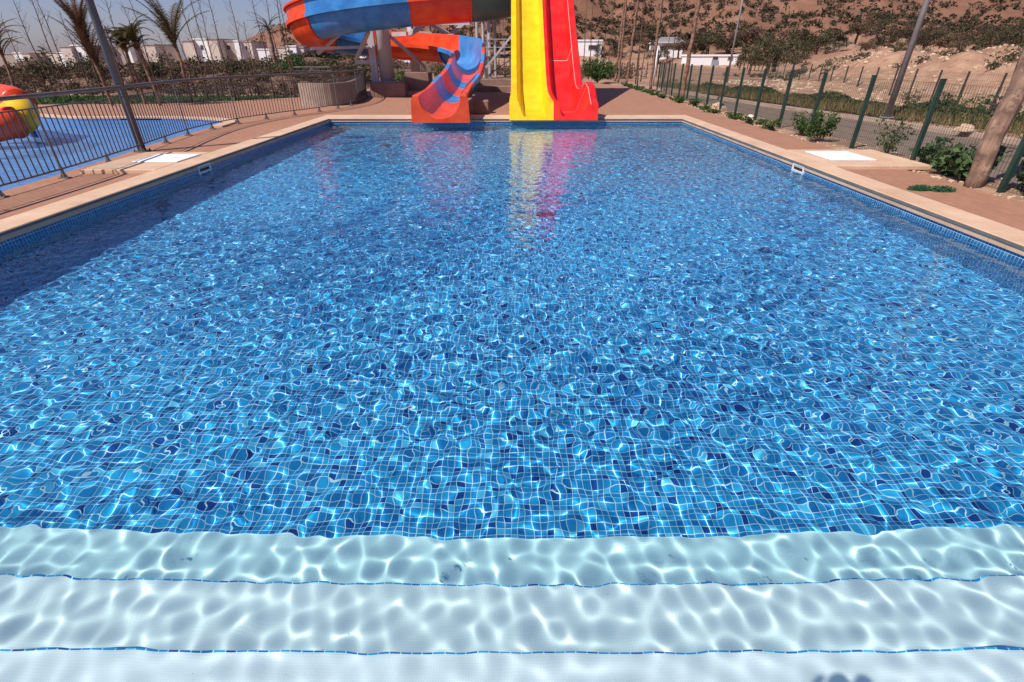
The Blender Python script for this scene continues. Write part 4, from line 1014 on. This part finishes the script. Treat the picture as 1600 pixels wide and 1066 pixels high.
for i, (px, Y, s, kd) in enumerate(((1085, 118, 2.0, 1), (1105, 120, 2.3, 0), (1135, 116, 2.2, 1), (1160, 122, 2.6, 2), (1190, 112, 2.2, 0), (1225, 112, 2.4, 2), (1255, 118, 2.6, 1), (1275, 110, 2.1, 0), (1300, 112, 2.2, 1), (1330, 120, 2.6, 2), (1360, 125, 2.6, 0), (1395, 118, 2.5, 2), (1420, 112, 2.3, 1), (1450, 120, 2.6, 2), (1475, 108, 2.2, 0), (1500, 100, 2.2, 2), (1530, 108, 2.5, 1), (1560, 96, 2.3, 0), (1590, 104, 2.6, 1), (1610, 90, 2.4, 0), (1010, 122, 1.8, 1), (1030, 108, 1.5, 0), (985, 120, 1.7, 2), (960, 118, 1.6, 1), (1060, 110, 1.6, 2), (940, 112, 1.3, 0), (1350, 96, 1.4, 2), (1405, 84, 1.3, 0), (1440, 78, 1.5, 1), (1490, 74, 1.5, 2), (1540, 70, 1.6, 0), (1575, 62, 1.6, 1), (1600, 58, 1.7, 0), (1520, 88, 2.0, 1), (1465, 92, 1.9, 2), (1380, 104, 1.9, 1), (1240, 104, 1.5, 1), (720, 90, 1.5, 0), (760, 96, 1.6, 2), (560, 70, 1.3, 0))):
    put_tree(px, 0, Y, s * (.62 if px < 1280 else .50), kd, lab1[kd], G1)
used_l = 'round green bush-like tree on the dirt beside the utility hut fence'
for px, Y, s in ((1215, 72, 1.25), (1205, 62, .8), (1245, 60, .62), (1176, 60, .7)):
    put_tree(px, 0, Y, s, 0 if s != .8 else 1, 'small round tree on the pale dirt right of the utility hut', 'small trees near the utility hut')
pn = thing('pine_tree', (0, 0, 0), 'dark layered conifer in front of the left apartment block', 'tree', 'conifers in front of the apartment blocks')
bt = MB().tube([(0, 0, 0), (0, 0, 4)], [.09, .03], 6); 
for i in range(16):
    a = i * 2.4; z = 1 + i * .19; L = 1.5 * (1 - i / 20); bt.tube([(0, 0, z), (math.cos(a) * L, math.sin(a) * L, z + .25)], [.03, .01], 4)
bt.build('trunk', M['bark_thin'], pn)
ce = []; ra = []
for i in range(16):
    a = i * 2.4; z = 1.1 + i * .19; L = 1.5 * (1 - i / 20)
    for f_ in (.55, .95): ce.append((math.cos(a) * L * f_, math.sin(a) * L * f_, z + .22 * f_)); ra.append((.34, .34, .1))
v, q_ = leaf_quads(np.random.default_rng(77), ce, ra, 1500, .07, shell=.8); o = np_mesh('crown', v, q_, M['leaf_green'], False); o.parent = pn
for j, (px, Y) in enumerate(((70, 36), (92, 37), (128, 35.5))):
    X = (px - 800) / FPX * (Y * CP); z = hz(X, Y) - .1
    if j == 0: pn.location = (X, Y, z); pn.scale = (.36, .36, .36)
    else: dup(pn, (X, Y, z), j * 1.3, .30)

# ------------------------------------------------------------------ buildings
def block(name, label, Y, parts, cat='building', group=None, depth=10):
    """parts: (px0, px1, py_top, py_bottom, material, dy, windows[(px0,px1,py0,py1)])"""
    x = [at(p[0], p[2], Y).x for p in parts] + [at(p[1], p[2], Y).x for p in parts]
    cx = (min(x) + max(x)) / 2; zb = min(at(p[0], p[3], Y).z for p in parts)
    t = thing(name, (cx, Y, zb), label, cat, group)
    for (a, e, yt, yb, m, dy, wins) in parts:
        A, E_ = at(a, yt, Y + dy), at(e, yt, Y + dy); zb_ = at(a, yb, Y + dy).z
        h = A.z - zb_; w = MB().box(((A.x + E_.x) / 2, Y + dy + depth / 2, (A.z + zb_) / 2), (E_.x - A.x, depth, h)).build('wall', M[m], t)
        MB().box(((A.x + E_.x) / 2, Y + dy + depth / 2, A.z + .13), (E_.x - A.x + .25, depth + .25, .26)).build('parapet', M['wall_shaded_tan' if m != 'wall_white' else 'wall_white'], t)
        for (wa, we, wt_, wb) in wins:
            P0, P1 = at(wa, wt_, Y + dy), at(we, wb, Y + dy)
            f_ = MB().box(((P0.x + P1.x) / 2, Y + dy - .02, (P0.z + P1.z) / 2), (P1.x - P0.x + .25, .1, P0.z - P1.z + .25)).build('window', M['wall_beige'], t)
            MB().box(((P0.x + P1.x) / 2, Y + dy - .09, (P0.z + P1.z) / 2), (P1.x - P0.x, .06, P0.z - P1.z)).build('pane', M['glass_dark'], f_)
    return t
def wn(*a): return list(a)
block('apartment_building', 'low apartment block with a white stair tower at the left picture edge', 165, [
    (-40, 21, 85, 135, 'wall_shaded_tan', 1.5, [(12, 17, 95, 107), (-6, 0, 95, 107)]), (20, 33, 83.5, 135, 'wall_white', 0, [(26, 31, 93, 98), (32, 36.5, 108, 113)] and [(25.5, 29.5, 93, 98), (26, 30, 108, 113)]),
    (33, 45, 84, 135, 'wall_beige', -1.5, []), (45, 64, 83, 135, 'wall_shaded_tan', 1.5, [(51, 56, 94, 104)]), (64, 92, 83, 135, 'wall_beige', 2.5, [(75, 82, 90, 98), (67, 70, 90, 98)]), (90, 97, 83, 135, 'wall_white', 1, [])])
block('apartment_building', 'middle apartment block with stepped volumes in lit and shaded wall tones behind the lamp post', 150, [
    (93, 110, 74, 130, 'wall_beige', -1, []), (110, 132, 72, 130, 'wall_white', 0, [(123, 129, 82, 90), (123, 129, 100, 107)]), (132, 144, 73, 130, 'wall_shaded_tan', -1.5, []), (144, 158, 72, 130, 'wall_beige', 1.5, []),
    (158, 172, 72, 130, 'wall_shaded_tan', 2, [(160, 165, 83, 92), (161, 166, 98, 107)]), (172, 196, 73, 130, 'wall_shaded_tan', 3, [(176, 184, 81, 88), (182, 190, 97, 106)]),
    (192, 201, 73, 130, 'wall_white', .5, []), (201, 222, 73, 130, 'wall_shaded_tan', 2.5, [(207, 212, 80, 87), (208, 213, 96, 103), (216, 219, 80, 87)]), (222, 241, 71, 130, 'wall_beige', 1, [(228, 232, 82, 90)])])
block('apartment_building', 'apartment block in lit and shaded wall tones right of the arching palm', 158, [
    (284, 301, 65, 120, 'wall_beige', -1, []), (301, 322, 62, 120, 'wall_white', 0, [(313, 318, 71, 77), (304, 307, 70, 77)]), (322, 338, 62, 120, 'wall_beige', -1.5, []),
    (338, 365, 65, 120, 'wall_shaded_tan', 2, [(340, 347, 72, 80), (354, 361, 71, 78)]), (365, 372, 65, 120, 'wall_white', .5, []), (372, 392, 66, 120, 'wall_beige', 2, [(374, 378, 73, 79), (383, 387, 72, 78)])])
block('villa', 'small white villa right of the fan palm', 150, [(402, 420, 78, 110, 'wall_white', 1, []), (434, 455, 75, 110, 'wall_beige', 0, []), (447, 462, 73, 110, 'wall_white', -1, [(453, 457, 79, 84)]), (462, 474, 75, 110, 'wall_beige', 0, [])], depth=8)
block('villa', 'white wall of a building glimpsed under the spiral slide', 95, [(556, 580, 91, 104, 'wall_white', 0, []), (607, 652, 92, 104, 'wall_white', 1, [(620, 625, 95, 99)])], depth=5)
hut = block('utility_hut', 'long white utility hut with a blue door beyond the road', 96, [(1080, 1153, 88, 112, 'wall_white', 0, [(1114, 1121, 87.5 + 1.5, 93), (1138, 1144, 89, 93)])], depth=5)
P0, P1 = at(1112, 95, 96), at(1121, 105, 96); MB().box(((P0.x + P1.x) / 2, 95.93, (P0.z + P1.z) / 2), (P1.x - P0.x, .1, P0.z - P1.z)).build('door', M['door_blue'], hut)
P0, P1 = at(1079, 103.5, 96), at(1154, 112, 96); MB().box(((P0.x + P1.x) / 2, 98.4, (P0.z + P1.z) / 2), (P1.x - P0.x, 5.1, P0.z - P1.z)).build('plinth', M['concrete_brown'], hut)
block('villa', 'low white building at the edge of the dirt field right of the red slide', 112, [(902, 941, 64.5, 92, 'wall_white', 0, [(920, 934, 71, 77)])], depth=6)
hs = block('house', 'white house with a grey pitched roof among the trees', 118, [(1030, 1068, 68, 96, 'wall_white', 0, [(1032, 1040, 73, 79), (1058, 1063, 72, 76)])], depth=8)
A, E_ = at(1028, 67.5, 118), at(1072, 67.5, 118); zt = at(1040, 57.5, 120).z
MB().add([(A.x, 117.4, A.z), (E_.x, 117.4, A.z), (E_.x, 127, A.z), (A.x, 127, A.z), (A.x + 1.6, 122, zt), (E_.x - .6, 122, zt)], [(0, 1, 5, 4), (1, 2, 5), (2, 3, 4, 5), (3, 0, 4), (0, 3, 2, 1)]).build('roof', M['roof_grey'], hs)

# ------------------------------------------------------------------ photographer standing on the near coping
def skin_obj(name, V, Ed, Rd, m, parent, sub=2):
    me = bpy.data.meshes.new(name); me.from_pydata(V, Ed, []); me.materials.append(m); o = bpy.data.objects.new(name, me); C.objects.link(o)
    if parent: o.parent = parent
    md = o.modifiers.new('skin', 'SKIN'); md.use_smooth_shade = True
    if not me.skin_vertices: return o
    for i, r in enumerate(Rd): me.skin_vertices[0].data[i].radius = (r if isinstance(r, tuple) else (r, r))
    me.skin_vertices[0].data[0].use_root = True
    s_ = o.modifiers.new('sub', 'SUBSURF'); s_.levels = 1; s_.render_levels = sub
    return o
M['skin'] = var_mat('skin', (.45, .24, .16), (.52, .29, .2), 4, .5); M['shirt'] = var_mat('blue_shirt', (.06, .12, .26), (.08, .15, .3), 6, .9)
M['shorts'] = var_mat('khaki_shorts', (.30, .24, .15), (.36, .29, .19), 6, .9); M['cap'] = var_mat('dark_hair', (.03, .02, .015), (.06, .04, .03), 30, .8); M['camera_black'] = var_mat('black_camera_plastic', (.01, .01, .01), (.02, .02, .02), 6, .5)
PY = -.40
V = [(0, -.04, .86), (0, .0, 1.03), (0, .03, 1.20), (0, .06, 1.31), (0, .12, 1.385), (0, .17, 1.43), (0, .19, 1.50), (0, .18, 1.545),
     (-.17, .05, 1.29), (-.24, .16, 1.12), (-.085, .315, 1.415), (.17, .05, 1.29), (.24, .16, 1.12), (.085, .315, 1.415),
     (-.1, -.04, .82), (-.12, -.02, .46), (-.12, -.08, .08), (-.13, .06, .035), (.1, -.04, .82), (.12, -.02, .46), (.12, -.08, .08), (.13, .06, .035)]
Ed = [(0, 1), (1, 2), (2, 3), (3, 4), (4, 5), (5, 6), (6, 7), (3, 8), (8, 9), (9, 10), (3, 11), (11, 12), (12, 13), (0, 14), (14, 15), (15, 16), (16, 17), (0, 18), (18, 19), (19, 20), (20, 21)]
Rd = [(.15, .11), (.135, .1), (.15, .11), (.13, .09), .052, .07, (.075, .095), (.06, .075), .06, .042, .026, .06, .042, .026, .085, .055, .04, .03, .085, .055, .04, .03]
ph = thing('person', (0, PY, 0), 'photographer in a blue shirt standing on the near coping holding a camera', 'person')
ph['category'] = 'person'
body = skin_obj('body', V, Ed, Rd, M['skin'], ph)
skin_obj('shirt', [V[0], V[1], V[2], V[3], V[8], (-.215, .12, 1.18), V[11], (.215, .12, 1.18)], [(0, 1), (1, 2), (2, 3), (3, 4), (4, 5), (3, 6), (6, 7)], [(.165, .125), (.15, .115), (.165, .125), (.14, .1), .075, .06, .075, .06], M['shirt'], ph)
skin_obj('shorts', [V[0], V[14], (-.12, .01, .5), V[18], (.12, .01, .5)], [(0, 1), (1, 2), (0, 3), (3, 4)], [(.165, .125), .1, .085, .1, .085], M['shorts'], ph)
skin_obj('hair', [(0, .165, 1.50), (0, .145, 1.54), (0, .10, 1.49)], [(0, 1), (1, 2)], [(.095, .11), (.085, .1), .06], M['cap'], ph)
for sx in (-1, 1):
    skin_obj('palm', [(sx * .088, .31, 1.41), (sx * .084, .325, 1.46)], [(0, 1)], [.028, .022], M['skin'], ph, 1)
    for fi, (dz, L) in enumerate(((.052, .055), (.035, .062), (.017, .058), (0, .048))):
        skin_obj('finger', [(sx * .092, .335, 1.42 + dz), (sx * .086, .335 + .035, 1.425 + dz), (sx * (.086 - L * .55), .335 + .042, 1.425 + dz)], [(0, 1), (1, 2)], [.0095, .0085, .007], M['skin'], ph, 1)
    skin_obj('thumb', [(sx * .085, .31, 1.42), (sx * .06, .285, 1.43), (sx * .04, .285, 1.445)], [(0, 1), (1, 2)], [.011, .01, .008], M['skin'], ph, 1)
cm = thing('hand_camera', (0, -.075, 1.46), 'black camera held up to the face of the photographer', 'camera')
MB().box((0, -.085, 1.455), (.135, .055, .085), bev=.01).box((0, -.085, 1.512), (.05, .045, .032), bev=.008).build('camera_body', M['camera_black'], cm)
MB().tube([(0, -.057, 1.452), (0, -.02, 1.440)], [.036, .034], 16).build('lens', M['camera_black'], cm)

# ------------------------------------------------------------------ labels that single out the members of each row
ORD = ['first', 'second', 'third', 'fourth', 'fifth', 'sixth', 'seventh', 'eighth', 'ninth', 'tenth', 'eleventh', 'twelfth', 'thirteenth', 'fourteenth', 'fifteenth', 'sixteenth', 'seventeenth', 'eighteenth', 'nineteenth', 'twentieth']
ORD += ['twenty-' + q for q in ORD[:9]] + ['thirtieth'] + ['thirty-' + q for q in ORD[:9]] + ['fortieth'] + ['forty-' + q for q in ORD[:9]]
def screen_x(o):
    x, y, z = o.location; zc = y * CP - (z - EYE) * SP; return x / zc
def number(group, text, key=screen_x):
    L = sorted([o for o in bpy.data.objects if o.get('group') == group and o.parent is None], key=key)
    for i, o in enumerate(L): o['label'] = text.format(ORD[i])
number('bare saplings on the left', 'thin bare sapling behind the shallow pool, {} from the left picture edge')
number('bare saplings beyond the slides', 'thin bare sapling against the hillside beyond the slides, {} from the left')
number('creeping plants along the paving edge', 'low creeping plant on the right paving edge, {} counting back from the right slab', key=lambda o: o.location.y)
number('shrubs at the foot of the sandy bank', 'sparse shrub at the foot of the sandy bank, {} from the left')
number('green bushes on the left bank', 'dark green bush on the dirt bank behind the lawn, {} from the left')
number('small trees near the utility hut', 'small round tree on the pale dirt right of the utility hut, {} from the left')
number('conifers in front of the apartment blocks', 'small conifer in front of the apartment blocks, {} from the left')
for kd in (0, 1, 2):
    L = sorted([o for o in bpy.data.objects if o.get('label') == lab1[kd]], key=screen_x)
    for i, o in enumerate(L): o['label'] = '{} hillfoot tree, {} of its colour from the left'.format(('olive green', 'dark', 'dry brown')[kd], ORD[i])
